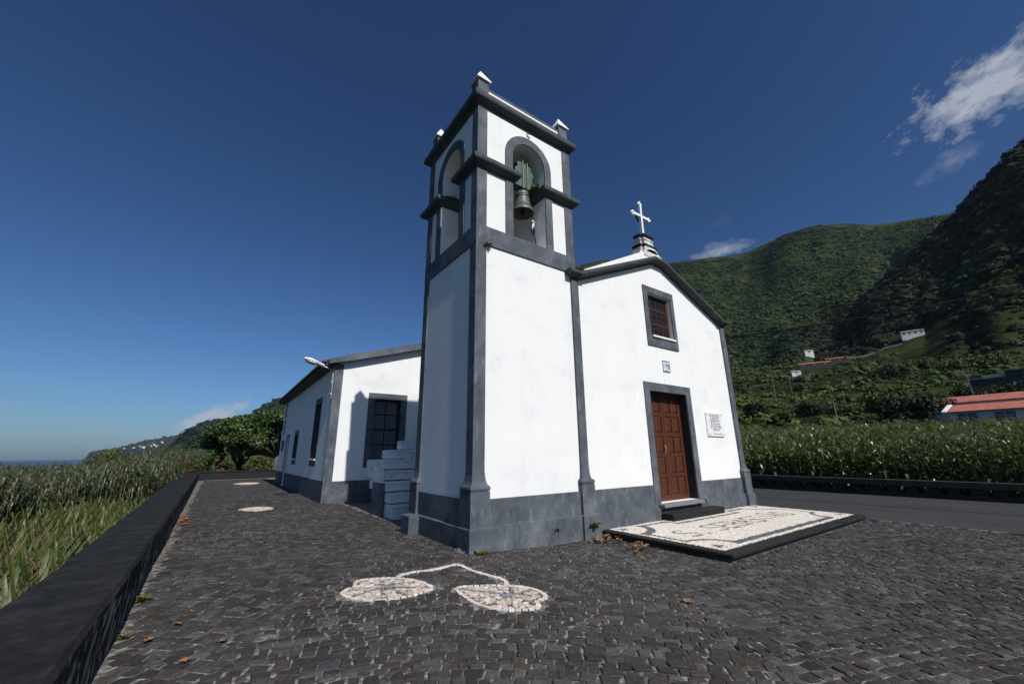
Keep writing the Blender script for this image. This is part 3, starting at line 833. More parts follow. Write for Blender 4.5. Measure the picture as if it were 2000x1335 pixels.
# door
LY0 = 0.28
door = MB(); door.box(DX0 - .03, DX1 + .03, LY0 + 0.055, LY0 + 0.10, DZ0 - .05, DZ1)
door = door.build('door', M['door_gap'], church)
for s, (a0, a1) in enumerate(((DX0 - .02, 6.542), (6.548, DX1 + .02))):
    lf = MB()
    lf.box(a0, a1, LY0 + 0.028, LY0 + 0.054, DZ0, DZ1 - .01)
    x_in0, x_in1 = (a0 + .14, a1 - .10) if s == 0 else (a0 + .10, a1 - .14)
    mid = (x_in0 + x_in1) / 2
    zr = [DZ0 + 0.17 + 0.56 * k for k in range(6)]
    zr = [0.52, 1.075, 1.63, 2.20, 2.765, 3.30]
    # stiles and rails stand proud; a raised field fills each panel
    for u0, u1 in ((a0, x_in0), (mid - .045, mid + .045), (x_in1, a1)):
        lf.box(u0, u1, LY0, LY0 + 0.0275, DZ0, DZ1 - .01)
    for u0, u1 in ((x_in0, mid - .045), (mid + .045, x_in1)):
        zz = DZ0
        for k in range(5):
            lf.box(u0, u1, LY0 + .001, LY0 + 0.0275, zz, zr[k])
            zt = zr[k] + 0.46
            p0, p1 = zr[k], min(zt, DZ1 - .02)
            i = 0.055
            v = [(u0 + .012, LY0 + .0275, p0 + .012), (u1 - .012, LY0 + .0275, p0 + .012), (u1 - .012, LY0 + .0275, p1 - .012), (u0 + .012, LY0 + .0275, p1 - .012),
                 (u0 + i, LY0 + .004, p0 + i), (u1 - i, LY0 + .004, p0 + i), (u1 - i, LY0 + .004, p1 - i), (u0 + i, LY0 + .004, p1 - i)]
            lf.add(v, [(4, 5, 6, 7), (0, 1, 5, 4), (1, 2, 6, 5), (2, 3, 7, 6), (3, 0, 4, 7)])
            zz = zt
        lf.box(u0, u1, LY0 + .001, LY0 + 0.0275, zz, DZ1 - .01) if zz < DZ1 - .01 else None
    leaf = lf.build('door_leaf', M['door'], door)
hd = MB()
hd.box(6.475, 6.505, LY0 - .012, LY0, 1.62, 1.86); hd.tube([(6.49, LY0 - .01, 1.78), (6.49, LY0 - .055, 1.78), (6.39, LY0 - .06, 1.78)], 0.011, 8)
hd.lathe([(0.0, 0), (0.02, 0.0), (0.02, 0.02), (0.0, 0.02)], (6.49, LY0 - .02, 1.68), 10)
hd.build('door_handle', M['metal'], door)
sl = MB(); sl.box(5.52, 7.40, -0.20, 0.30, 0.285, 0.364)
sl.build('door_sill', M['stone_sill'], church, bevel=0.012)
# upper window
wf = MB()
wf.box(5.82, WX0, -0.004, 0.031, 4.67, 6.57); wf.box(WX1, 7.36, -0.004, 0.031, 4.67, 6.57); wf.box(WX0, WX1, -0.004, 0.031, WZ1, 6.57); wf.box(WX0, WX1, -0.004, 0.031, 4.67, WZ0)
wf.build('window_surround', M['gray'], nave, bevel=0.005)
win = MB()
F0, F1 = 0.13, 0.20
win.box(WX0, WX0 + .06, F0, F1, WZ0, WZ1); win.box(WX1 - .10, WX1, F0, F1, WZ0, WZ1); win.box(WX0 + .06, WX1 - .10, F0, F1, WZ1 - .07, WZ1); win.box(WX0 + .06, WX1 - .10, F0, F1, WZ0 + .06, WZ0 + .13)
for k in range(1, 4):
    x = WX0 + .06 + (WX1 - .16 - WX0) * k / 4
    win.box(x - .014, x + .014, F0 + .015, F1 - .01, WZ0 + .13, WZ1 - .07)
for z, h in ((5.43, .03), (5.90, .03)):
    win.box(WX0 + .061, WX1 - .101, F0 + .008, F1 - .02, z - h, z + h)
for k in range(3):
    z = (5.2, 5.66, 6.1)[k]
    win.box(WX0 + .062, WX1 - .102, F0 + .025, F1 - .025, z - .010, z + .010)
window = win.build('window', M['door'], church)
g = MB(); g.box(WX0 + .03, WX1 - .03, F1 - .045, F1 - .038, WZ0 + .05, WZ1 - .02); g.build('pane', M['glass'], window)
g = MB(); g.box(WX0 + .02, WX1 + .03, -0.05, 0.20, WZ0 + .005, WZ0 + .062); g.build('sill', M['white'], window, bevel=0.008)

# cross on the gable
gc = MB()
CX, CY = 6.55, 0.30
def notched(mb, w, d, z0, z1, e=0.0, nx=0.09):
    mb.box(CX - w - e, CX + w + e, CY - d + nx - e, CY + d - nx + e, z0, z1)
    mb.box(CX - w + nx - e, CX + w - nx + e, CY - d - e, CY - d + nx - e - .002, z0 + .001, z1 - .001)
notched(gc, .50, .28, 7.66, 7.84); notched(gc, .42, .26, 7.84, 7.98); notched(gc, .36, .24, 7.98, 8.06)
notched(gc, .33, .21, 8.13, 8.24); notched(gc, .29, .19, 8.24, 8.31); notched(gc, .34, .21, 8.31, 8.36); notched(gc, .30, .18, 8.36, 8.44)
ped = gc.build('gable_pedestal', M['pediment'], church, bevel=0.012)
gc = MB(); notched(gc, .42, .26, 8.06, 8.13)
gc.build('pedestal_slab', M['basalt'], ped, bevel=0.01)
gc = MB(); notched(gc, .36, .23, 8.44, 8.51)
gc.build('pedestal_slab', M['basalt'], ped, bevel=0.01)
cr_ = MB()
cr_.box(CX - .042, CX + .042, CY - .045, CY + .045, 8.51, 9.80)
cr_.box(CX - .42, CX - .043, CY - .04, CY + .04, 9.28, 9.365); cr_.box(CX + .043, CX + .42, CY - .04, CY + .04, 9.28, 9.365)
def ball(mb, c, r):
    mb.lathe([(r * math.sin(math.pi * k / 6), -r * math.cos(math.pi * k / 6)) for k in range(7)], c, 10)
for (x, z, dx, dz) in ((CX, 9.81, 0, 1), (CX - .43, 9.32, -1, 0), (CX + .43, 9.32, 1, 0)):
    for a, b in ((1, 0), (-.35, 1), (-.35, -1)):
        ball(cr_, (x + .055 * (a * dx + b * dz), CY, z + .055 * (a * dz + b * dx)), .05)
cross = cr_.build('cross', M['white'], ped)
rg = MB()
rg.tube([(CX + .17 * math.cos(a), CY + .05, 9.32 + .17 * math.sin(a)) for a in np.linspace(0, 2 * math.pi, 25)], 0.028, 8)
rg.build('thorn_crown', M['black'], cross)

# bell with its yoke
bell = empty('bell', (1.62, 0.42, 7.62), label='weathered bronze bell hung from a green yoke in the front arch', cat='bell')
bb = MB()
bb.lathe([(0.295, 0.0), (0.30, 0.03), (0.275, 0.09), (0.225, 0.20), (0.19, 0.33), (0.178, 0.48), (0.172, 0.56), (0.15, 0.62), (0.09, 0.655), (0.0, 0.66)], (1.62, 0.42, 7.66), 36)
bb.lathe([(0.285, 0.0), (0.26, 0.08), (0.205, 0.22), (0.16, 0.45), (0.0, 0.60)], (1.62, 0.42, 7.665), 36)
bb.build('bell_body', M['bronze'], bell, smooth=True)
for z, r in ((0.12, .262), (0.16, .246), (0.44, .186), (0.50, .182)):
    rb = MB(); rb.tube([(1.62 + r * math.cos(a), 0.42 + r * math.sin(a), 7.66 + z) for a in np.linspace(0, 2 * math.pi, 33)], 0.009, 6)
    rb.build('bell_band', M['bronze'], bell, smooth=True)
cl_ = MB(); cl_.tube([(1.62, .42, 8.2), (1.63, .43, 7.72)], .018, 8); ball(cl_, (1.63, .43, 7.70), .06)
cl_.build('clapper', M['black'], bell)
yk = MB()
yp = [(-.44, 0), (.44, 0), (.44, .12), (.36, .20), (.27, .26), (.25, .36), (.30, .42), (.30, .54), (.22, .60), (.24, .72), (.16, .82), (0, .86), (-.16, .82), (-.24, .72), (-.22, .60), (-.30, .54), (-.30, .42), (-.25, .36), (-.27, .26), (-.36, .20), (-.44, .12)]
yk.prism([(1.62 + x, 8.36 + z) for x, z in yp], 'y', .30, .54)
yoke = yk.build('yoke', M['yoke'], bell, bevel=0.015)
ys = MB()
for x in (-.075, .075):
    for y in (.27, .57):
        ys.tube([(1.62 + x, y, 8.30), (1.62 + x, y, 9.22)], .010, 8)
        ball(ys, (1.62 + x, y, 9.24), .026)
ys.build('yoke_rod', M['brown_board'], yoke)
ax = MB(); ax.tube([(1.02, .42, 8.40), (2.06, .42, 8.40)], .035, 10)
ax.build('axle', M['black'], bell)
rin = empty('bell_ringer', (1.95, 0.45, 7.4), label='small grey electric bell hammer with cable hanging beside the bell', cat='bell hammer')
r1 = MB(); r1.box(1.90, 1.98, .38, .46, 7.30, 7.56); r1.build('housing', M['lampw'], rin, bevel=.012)
r1 = MB(); r1.tube([(1.94, .42, 7.80), (1.94, .42, 7.56)], .014, 6)
r1.tube([(1.93, .36, 7.50), (1.86, .36, 7.46), (1.85, .36, 7.20), (1.90, .36, 7.08), (1.95, .36, 7.16), (1.94, .36, 7.36)], .014, 6)
r1.tube([(1.95, .42, 7.30), (2.0, .40, 7.05), (1.99, .36, 6.85), (1.90, .30, 6.64)], .016, 6)
r1.build('cord', M['black'], rin)

# small plants growing on the ledges
def weed(name, c, r, n, label, cat='weed', mt='weed', up=0.7, lean=(0, 0, 0)):
    k = MB()
    for i in range(n):
        a = random.uniform(0, 6.283); l = r * random.uniform(.5, 1.0); e = random.uniform(.1, 1.2) * up
        d = Vector((math.cos(a) * math.cos(e), math.sin(a) * math.cos(e), math.sin(e))) + Vector(lean)
        s = Vector((-math.sin(a), math.cos(a), 0)) * l * random.uniform(.10, .22)
        b0 = Vector(c) + Vector((random.uniform(-.3, .3) * r, random.uniform(-.3, .3) * r, 0))
        m_ = b0 + d * l * .6; t = b0 + d * l + Vector((0, 0, -.2 * l))
        k.add([b0, m_ - s, t, m_ + s], [(0, 1, 2), (0, 2, 3)])
    o = k.build(name, M[mt])
    return tag(o, label, cat)
weed('ledge_weed', (0.30, -0.02, 6.13), .13, 46, 'small green plant growing from the tower corner under the belfry band', up=.3)
weed('ledge_weed', (1.93, 0.25, 8.36), .24, 70, 'leafy tuft growing on the right impost inside the front arch')
weed('ledge_weed', (0.30, 1.90, 8.36), .22, 60, 'leafy tuft growing on the far impost inside the left arch')
weed('ledge_weed', (3.05, -0.06, 6.18), .20, 80, 'yellow-green plant growing on the ledge between tower and gable')
weed('ledge_weed', (1.55, -0.04, 9.80), .09, 22, 'tiny dark weed under the tower cornice above the arch', up=.2)
weed('base_weed', (0.12, -0.16, -0.06), .17, 60, 'dry yellow-green weed at the foot of the tower corner')
weed('base_weed', (2.98, -0.17, 0.17), .17, 70, 'yellowing weed sprouting from the plinth beside the mosaic platform', up=.3)
weed('base_weed', (1.95, -0.10, 0.17), .10, 30, 'small yellowing weed on the tower plinth ledge', up=.2)
weed('base_weed', (-4.40, 0.21, 0.0), .13, 70, 'green grass tuft at the foot of the long black parapet')
weed('base_weed', (-4.40, -1.04, 0.0), .08, 36, 'small dry weed at the foot of the parapet near the camera')

# rubble at the tower's left foot
def rock(c, r, label, mt='gray'):
    k = MB(); n = 9
    pr = []
    for i in range(5):
        t = math.pi * (i / 4) * .5
        ring = []
        for j in range(n):
            a = 2 * math.pi * j / n
            q = r * (1 + random.uniform(-.22, .22))
            ring.append((c[0] + q * math.cos(a) * math.cos(t), c[1] + 1.3 * q * math.sin(a) * math.cos(t), c[2] - .1 + .9 * q * math.sin(t)))
        pr += ring
    k.add(pr, [(i * n + j, i * n + (j + 1) % n, (i + 1) * n + (j + 1) % n, (i + 1) * n + j) for i in range(4) for j in range(n)] + [tuple(range(4 * n, 5 * n))])
    return tag(k.build('foundation_rock', M[mt]), label, 'rock')
rock((-0.17, 0.18, -0.02), .15, 'large bluish grey rock of the footing at the tower front corner')
rock((-0.17, 0.55, -0.03), .11, 'grey footing rock behind the large one by the tower')
rock((-0.16, 1.78, -0.02), .12, 'dark loose rock beside the small grey buttress block', 'gray_dark')
rock((-0.15, 1.48, -0.04), .08, 'small loose rock at the tower left foot', 'gray_dark')
k = MB(); k.box(-0.33, -0.086, 2.15, 2.62, -0.3, 0.36)
bt = k.build('buttress_block', M['gray'], bevel=.02); tag(bt, 'low grey block against the tower back corner with worn white edge', 'block')

# steps up to the tower's back
stp = empty('stone_steps', (0.4, 4.8, 0), label='worn white masonry steps rising behind the tower', cat='steps')
for kx in range(7):
    xl = (.21, .20, .19, .17, .20, .52, 1.0)[kx]
    y0 = 4.75 + .27 * kx; z0 = .30 * kx
    b = MB(); b.box(xl + random.uniform(-.012, .012), 2.2, y0, 6.9 if kx > 4 else y0 + 1.6, z0 + .03 if kx else -.3, z0 + .30)
    b.box(xl - .02, 2.2, y0 - .022, y0 + .25, z0 + .225, z0 + .305)
    b.build('step', M['white_step'], stp, bevel=.022)
b = MB(); b.box(.115, .165, 5.35, 6.3, -.3, .86)
b.build('stringer_base', M['gray'], stp, bevel=.01)
b = MB(); b.box(.12, .165, 5.45, 6.3, .86, 1.24)
b.build('stringer', M['white_step'], stp, bevel=.01)

# side wing
wing = empty('side_wing', (-0.63, 9.71, 0), label='long low white annex with grey corners and dark sash windows behind the tower', cat='annex')
AX, AY, AE = -0.63, 9.71, 24.0
def rz_(x): return 5.16 + 0.315 * (x - AX)
aw = MB()
def wall_grid(mb, axis, a, b, us, holes, z0, top):
    for u0, u1 in zip(us, us[1:]):
        zz = z0
        for (h0, h1, hz0, hz1) in sorted([h for h in holes if h[0] <= u0 and h[1] >= u1], key=lambda h: h[2]):
            if hz0 > zz: mb.prism([(u0, zz), (u1, zz), (u1, hz0), (u0, hz0)], axis, a, b)
            zz = hz1
        mb.prism([(u0, zz), (u1, zz), (u1, top(u1)), (u0, top(u0))], axis, a, b)
FW = (0.98, 2.10, 1.46, 3.86)
wall_grid(aw, 'y', AY, AY + .5, [AX, FW[0], FW[1], 6.0], [FW], -.5, rz_)
SW = [(11.72, 12.82, 1.50, 3.82), (16.95, 18.0, 1.50, 2.72), (20.2, 21.15, 0.02, 2.74)]
us = [AY + .5] + [q for s_ in SW for q in s_[:2]] + [AE]
wall_grid(aw, 'x', AX, AX + .5, us, SW, -.5, lambda u: 5.10)
aw.box(AX + .5, 6.0, AE - .5, AE, -.5, 5.2)
awall = aw.build('wall', M['plaster'], wing)
b = MB()
b.box(AX - .02, AX + .30, AY - .022, AY, -.5, rz_(AX) - .02); b.box(AX - .02, AX, AY, AY + .06, -.5, 5.1)
b.build('corner_pilaster', M['gray'], wing, bevel=.006)
b = MB()
b.box(AX + .30, 3.0, AY - .018, AY, -.5, .74)
b.box(AX - .018, AX, AY + .06, 20.2, -.5, .75); b.box(AX - .018, AX, 21.15, AE, -.5, .75)
b.build('plinth', M['gray'], wing)
b = MB()
xs = np.linspace(-.93, 6.4, 3)
b.prism([(-.93, 5.06), (.0, 5.30), (6.4, 7.24), (6.4, 7.57), (0, 5.57), (-.93, 5.24)], 'y', AY - .31, AY - .02)
b.build('verge_board', M['gray'], wing, bevel=.006)
b = MB()
b.box(-1.0, AX - .001, AY - .02, AE + .3, 5.02, 5.13)
b.prism([(-.93, 5.13), (6.4, 7.45), (6.4, 7.55), (-.93, 5.23)], 'y', AY - .02, AE + .3)
b.build('eave_soffit', M['gray_dark'], wing)
b = MB()
y = AY + .08
while y < AE + .3:
    n = 6
    pts0, pts1 = [], []
    for k in range(n + 1):
        a = math.pi * k / n
        pts0.append((-1.12, y + .085 * math.cos(a), 5.16 + .07 * math.sin(a)))
        pts1.append((0.6, y + .085 * math.cos(a), 5.69 + .07 * math.sin(a)))
    b.add(pts0 + pts1, [(k, k + 1, n + 2 + k, n + 1 + k) for k in range(n)] + [tuple(range(n + 1))])
    y += .21
b.prism([(-1.10, 5.14), (6.4, 7.46), (6.4, 7.50), (-1.10, 5.18)], 'y', AY - .01, AE + .3)
b.build('roof', M['tile'], wing)
def sash(axis, u0, u1, z0, z1, face, par, cols, rows, depth=.22, glass='curtain_glass', swid=.25, side_=(1, 1), sill=True):
    """surround, frame and panes of a sash window in a wall whose outer face is at `face`"""
    def bx(mb, a0, a1, d0, d1, c0, c1):
        if axis == 'y': mb.box(a0, a1, face + d0, face + d1, c0, c1)
        else: mb.box(face + d0, face + d1, a0, a1, c0, c1)
    s = MB()
    bx(s, u0 - swid, u0, -.012, .02, z0 - .27, z1 + .24); bx(s, u1, u1 + swid, -.012, .02, z0 - .27, z1 + .24); bx(s, u0, u1, -.012, .02, z1, z1 + .24); bx(s, u0, u1, -.012, .02, z0 - .27, z0)
    w = s.build('window', M['gray'], par)
    f = MB()
    bx(f, u0, u0 + .06, depth, depth + .07, z0, z1); bx(f, u1 - .06, u1, depth, depth + .07, z0, z1); bx(f, u0 + .06, u1 - .06, depth, depth + .07, z1 - .06, z1); bx(f, u0 + .06, u1 - .06, depth, depth + .07, z0, z0 + .07)
    for k in range(1, cols):
        u = u0 + (u1 - u0) * k / cols; bx(f, u - .018, u + .018, depth + .01, depth + .06, z0 + .07, z1 - .06)
    for k in range(1, rows):
        z = z0 + (z1 - z0) * k / rows; t = .03 if k * 2 == rows else .017
        bx(f, u0 + .06, u1 - .06, depth + .005, depth + .055, z - t, z + t)
    f.build('frame', M['dark_frame'], w)
    p = MB(); bx(p, u0 + .03, u1 - .03, depth + .035, depth + .04, z0 + .03, z1 - .03); p.build('pane', M[glass], w)
    r = MB(); bx(r, u0 - .001, u0 + .012, .02, depth, z0, z1); bx(r, u1 - .012, u1 + .001, .02, depth, z0, z1); bx(r, u0, u1, .02, depth, z1 - .012, z1 + .001)
    r.build('reveal', M['gray_dark'], w)
    if sill:
        q = MB(); bx(q, u0 - .04, u1 + .04, -.05, depth, z0 - .035, z0 + .03); q.build('sill', M['white'], w, bevel=.006)
    return w
sash('y', FW[0], FW[1], FW[2], FW[3], AY, wing, 2, 4)
sash('x', SW[0][0], SW[0][1], SW[0][2], SW[0][3], AX, wing, 2, 4, glass='glass', swid=.14)
sash('x', SW[1][0], SW[1][1], SW[1][2], SW[1][3], AX, wing, 2, 2, glass='glass', swid=.14)
b = MB()
b.box(AX - .012, AX + .02, 20.06, 20.2, 0, 2.86); b.box(AX - .012, AX + .02, 21.15, 21.29, 0, 2.86); b.box(AX - .012, AX + .02, 20.2, 21.15, 2.74, 2.86)
ds = b.build('side_door', M['gray'], wing)
b = MB(); b.box(AX + .2, AX + .25, 20.2, 21.15, 0, 2.74)
for k in range(3): b.box(AX + .185, AX + .199, 20.32, 21.03, .2 + .85 * k, .85 + .85 * k)
b.build('door_leaf', M['dark_frame'], ds)
b = MB(); b.box(AX - .10, AX, 22.2, 22.6, 1.95, 2.6)
tag(b.build('meter_box', M['gray'], bevel=.02), 'grey meter box on the annex side wall past its door', 'meter box')
b = MB()
b.tube([(AX - .05, 22.7, 2.9), (AX - .05, 22.7, 4.9)], .02, 6)
for k in range(6): b.box(AX - .09, AX, 22.66, 22.74, 3.0 + .36 * k, 3.05 + .36 * k)
tag(b.build('cable_bracket', M['black']), 'thin black cable on small brackets up the far end of the annex wall', 'cable')

# street lamp on the annex corner
lamp = empty('wall_lamp', (-.70, 9.80, 3.8), label='white street lamp on a bent arm at the annex corner', cat='street lamp')
b = MB(); b.tube([(-.70, 9.80, 3.85), (-.70, 9.80, 4.75), (-.74, 9.79, 4.86), (-.86, 9.77, 4.92), (-1.12, 9.74, 5.0)], .028, 8)
b.build('arm', M['metal'], lamp, smooth=True)
b = MB(); b.box(-.735, -.655, 9.76, 9.84, 3.92, 3.98); b.box(-.735, -.655, 9.76, 9.84, 4.38, 4.44); b.tube([(-.67, 9.77, 3.78), (-.67, 9.77, 5.0)], .016, 6)
b.build('bracket', M['metal'], lamp)
def shell(mb, secs):
    n = 10
    vs = []
    for (x, z, w, h0, h1) in secs:
        for k in range(n):
            a = 2 * math.pi * k / n
            cz = math.sin(a)
            vs.append((x, 9.74 + w * math.cos(a), z + (h1 if cz > 0 else h0) * cz))
    mb.add(vs, [(i * n + k, i * n + (k + 1) % n, (i + 1) * n + (k + 1) % n, (i + 1) * n + k) for i in range(len(secs) - 1) for k in range(n)] + [tuple(range(n)), tuple(range((len(secs) - 1) * n, len(secs) * n))])
b = MB(); shell(b, [(-1.05, 4.99, .06, .05, .06), (-1.10, 5.01, .10, .06, .08), (-1.28, 5.06, .115, .06, .09), (-1.30, 5.07, .15, .03, .10), (-1.55, 5.14, .17, .03, .12), (-1.72, 5.18, .12, .03, .09), (-1.80, 5.19, .05, .02, .03)])
b.build('housing', M['lampw'], lamp, smooth=True)
b = MB(); shell(b, [(-1.31, 5.05, .13, .05, .01), (-1.5, 5.10, .155, .10, .01), (-1.68, 5.15, .11, .08, .01), (-1.75, 5.18, .04, .02, .01)])
b.build('lens', M['lampglass'], lamp, smooth=True)

# date tile and plaque on the front
tl = MB(); tl.box(6.42, 6.77, 0.012, 0.03, 3.94, 4.28)
tile = tag(tl.build('date_tile', M['tile_white']), 'small white and blue glazed date tile above the door', 'tile')
tb = MB()
tb.box(6.42, 6.77, .008, .012, 3.94, 3.975); tb.box(6.42, 6.77, .008, .012, 4.245, 4.28); tb.box(6.42, 6.455, .008, .012, 3.975, 4.245); tb.box(6.735, 6.77, .008, .012, 3.975, 4.245)
tb.prism([(6.52, 4.245), (6.595, 4.215), (6.67, 4.245)], 'y', .008, .012); tb.prism([(6.52, 3.975), (6.67, 3.975), (6.595, 4.005)], 'y', .008, .012)
tb.build('tile_border', M['tile_blue'], tile)
SEG = {'0': [((0, 0), (1, 0)), ((1, 0), (1, 2)), ((1, 2), (0, 2)), ((0, 2), (0, 0))], '1': [((.5, 0), (.5, 2))], '7': [((0, 2), (1, 2)), ((1, 2), (.4, 0))],
       '8': [((0, 0), (1, 0)), ((1, 0), (1, 2)), ((1, 2), (0, 2)), ((0, 2), (0, 0)), ((0, 1), (1, 1))], '9': [((0, 0), (1, 0)), ((1, 0), (1, 2)), ((1, 2), (0, 2)), ((0, 2), (0, 1)), ((0, 1), (1, 1))],
       '3': [((0, 0), (1, 0)), ((1, 0), (1, 2)), ((1, 2), (0, 2)), ((0, 1), (1, 1))],
       'S': [((0, .2), (.3, 0)), ((.3, 0), (.8, 0)), ((.8, 0), (1, .3)), ((1, .3), (1, .7)), ((1, .7), (.8, 1)), ((.8, 1), (.2, 1)), ((.2, 1), (0, 1.3)), ((0, 1.3), (0, 1.7)), ((0, 1.7), (.2, 2)), ((.2, 2), (.7, 2)), ((.7, 2), (1, 1.8))],
       'E': [((0, 0), (0, 2)), ((0, 0), (1, 0)), ((0, 1), (.8, 1)), ((0, 2), (1, 2))],
       'B': [((0, 0), (0, 2)), ((0, 0), (.75, 0)), ((.75, 0), (1, .3)), ((1, .3), (1, .75)), ((1, .75), (.75, 1)), ((.75, 1), (0, 1)), ((.75, 1), (.95, 1.25)), ((.95, 1.25), (.95, 1.75)), ((.95, 1.75), (.7, 2)), ((.7, 2), (0, 2))],
       'A': [((0, 0), (.5, 2)), ((.5, 2), (1, 0)), ((.22, .8), (.78, .8))], 'T': [((.5, 0), (.5, 2)), ((0, 2), (1, 2))], 'I': [((.5, 0), (.5, 2))],
       'Ã': [((0, 0), (.5, 2)), ((.5, 2), (1, 0)), ((.22, .8), (.78, .8)), ((.15, 2.35), (.4, 2.5)), ((.4, 2.5), (.6, 2.35)), ((.6, 2.35), (.85, 2.5))],
       'O': [((.25, 0), (.75, 0)), ((.75, 0), (1, .4)), ((1, .4), (1, 1.6)), ((1, 1.6), (.75, 2)), ((.75, 2), (.25, 2)), ((.25, 2), (0, 1.6)), ((0, 1.6), (0, .4)), ((0, .4), (.25, 0))], '.': [((.5, 0), (.5, .15))], ' ': []}
def strokes(mb, text, x0, z0, w, h, gap, t, y0=.008, y1=.0118):
    x = x0
    for chx in text:
        for (a, b_), (c_, d_) in SEG[chx]:
            p = Vector((x + a * w, z0 + b_ * h / 2)); q_ = Vector((x + c_ * w, z0 + d_ * h / 2))
            dd = (q_ - p).normalized() * t * .5; nn = Vector((-dd.y, dd.x)); p -= dd; q_ += dd
            mb.prism([tuple(p - nn), tuple(q_ - nn), tuple(q_ + nn), tuple(p + nn)], 'y', y0, y1)
        x += w + gap
k = MB(); strokes(k, '1799', 6.474, 4.045, .045, .13, .020, .017)
k.build('date', M['letter'], tile)
pq = MB(); pq.box(8.37, 9.355, -0.012, 0.03, 2.115, 2.855)
plaque = tag(pq.build('plaque', M['marble'], bevel=.006), 'pale marble plaque with lines of small dark lettering right of the door', 'plaque')
k = MB(); z = 2.775
for ln, (a, b_) in enumerate([(.20, .80), (.18, .79), (.22, .77), (.23, .77), (.20, .82), (.25, .78), (.24, .80), (.23, .80), (.18, .88), (.32, .76), (.34, .74)]):
    x = 8.37 + a * .985; xe = 8.37 + b_ * .985
    while x < xe - .02:
        w_ = min(random.uniform(.035, .11), xe - x)
        u = x
        while u < x + w_ - .012:                          # worn letters: short uneven strokes
            lw = random.uniform(.010, .018); hh = random.choice((.018, .024, .026))
            k.box(u, u + lw, -.0155, -.0119, z, z + hh)
            u += lw + .006
        x += w_ + .022
    z -= .0485
x = 8.37 + .30
while x < 9.15:
    k.box(x, x + .013, -.0155, -.0119, 2.175, 2.205); x += random.choice((.021, .021, .05))
k.build('lettering', M['letter'], plaque)
for x, z in ((8.43, 2.80), (9.295, 2.80), (8.43, 2.17), (9.295, 2.17)):
    k = MB(); k.lathe([(0.0, -.0), (.016, 0), (.016, .016), (0, .016)], (x, -.02, z - .008), 10)
    k.build('bolt', M['black'], plaque)

# ------------------------------------------------------------------ platform before the door
plat = empty('mosaic_platform', (6.8, -1.45, 0), label='low platform of pale pebble mosaic edged in black stone before the church door', cat='platform')
PX0, PX1, PY0 = 3.30, 10.25, -2.95
b = MB()
b.box(PX0, PX1, PY0, PY0 + .24, -.075, 0.0); b.box(PX0, PX0 + .19, PY0 + .24, -.07, -.075, 0.0)
b.build('edging', M['basalt'], plat, bevel=.022)
b = MB(); b.box(PX0 + .06, PX1 - .05, PY0 + .07, -.05, -.5, -.0751)
b.build('platform_base', M['old_wall'], plat)
b = MB(); b.box(PX0 + .19, PX1, PY0 + .24, -.07, -.075, -.012)
b.build('mosaic_bed', M['calcada_joint'], plat)
sx, sy = 0.047, 0.042
ccx, ccy, dk = [], [], []
uu = np.arange(PX0 + .22, PX1 - .02, sx)
for r_i, yv in enumerate(np.arange(PY0 + .27, -.10, sy)):
    ccx.append(uu + (r_i % 2) * sx * .5 + RNG.normal(0, .004, len(uu))); ccy.append(np.full(len(uu), yv) + RNG.normal(0, .003, len(uu)))
ccx = np.concatenate(ccx); ccy = np.concatenate(ccy)
ccx += .012 * np.sin(ccy * 22); ccy += .018 * np.sin(ccx * 5.5)
ok = (ccx > PX0 + .21) & (ccx < PX1 - .02) & (ccy > PY0 + .265) & (ccy < -.09)
ccx, ccy = ccx[ok], ccy[ok]
BX0, BX1, BY0, BY1, BR = 3.66, 9.86, -2.50, -.30, .62
def band(px, py):
    """signed distance to a frame with scooped corners"""
    d = np.maximum(np.maximum(BX0 - px, px - BX1), np.maximum(BY0 - py, py - BY1))
    for cx_, cy_ in ((BX0, BY0), (BX0, BY1), (BX1, BY0), (BX1, BY1)):
        d = np.maximum(d, BR - np.hypot((px - cx_) * .9, py - cy_))
    d = np.maximum(d, np.minimum(np.minimum(px - 5.35, 8.3 - px), py + .62))
    return d
dband = np.abs(band(ccx, ccy))
thick = np.where((ccy < -2.3) | (np.hypot(ccx - BX0, ccy - BY1) < .8), .085, .052)
dark = dband < thick
txt, tx, tz = 'S. SEBASTIÃO', 4.25, -1.72
for chx in txt:
    wch = .30 if chx not in 'I. ' else .16
    for (a, b_), (c_, d_) in SEG[chx]:
        dark |= distpl(ccx, ccy, [(tx + a * wch, tz + b_ * .29), (tx + c_ * wch, tz + d_ * .29)]) < .034
    tx += wch + .155
for cx_, cy_ in ((PX0 + .42, -.32), (PX0 + .46, PY0 + .5), (PX1 - .3, PY0 + .5), (PX1 - .3, -.3)):
    aa = np.arctan2(ccy - cy_, ccx - cx_); rr_ = np.hypot(ccx - cx_, ccy - cy_)
    dark |= rr_ < .07 + .09 * np.abs(np.cos(2.5 * aa)) ** 3
n_ = len(ccx)
for nm, sel, mt in (('pale_mosaic', ~dark, 'calcada'), ('dark_mosaic', dark, 'calcada_dark')):
    k_ = sel.sum()
    V_, Q_ = stones(ccx[sel], ccy[sel], np.full(k_, sx * .455), np.full(k_, sy * .45), RNG.normal(0, .07, k_), np.full(k_, .001), .16, .10, .012, .0012, .003)
    V_ = V_ - np.array([6.8, -1.45, 0])
    np_mesh(nm, V_, Q_, M[mt], parent=plat)
b = MB(); b.box(5.50, 7.95, -.42, -.075, -.02, .165)
tag(b.build('door_step', M['basalt'], bevel=.02), 'dark basalt step block in front of the church door', 'step')
rock((4.42, -.16, .03), .055, 'small round dark stone on the mosaic against the plinth', 'basalt')

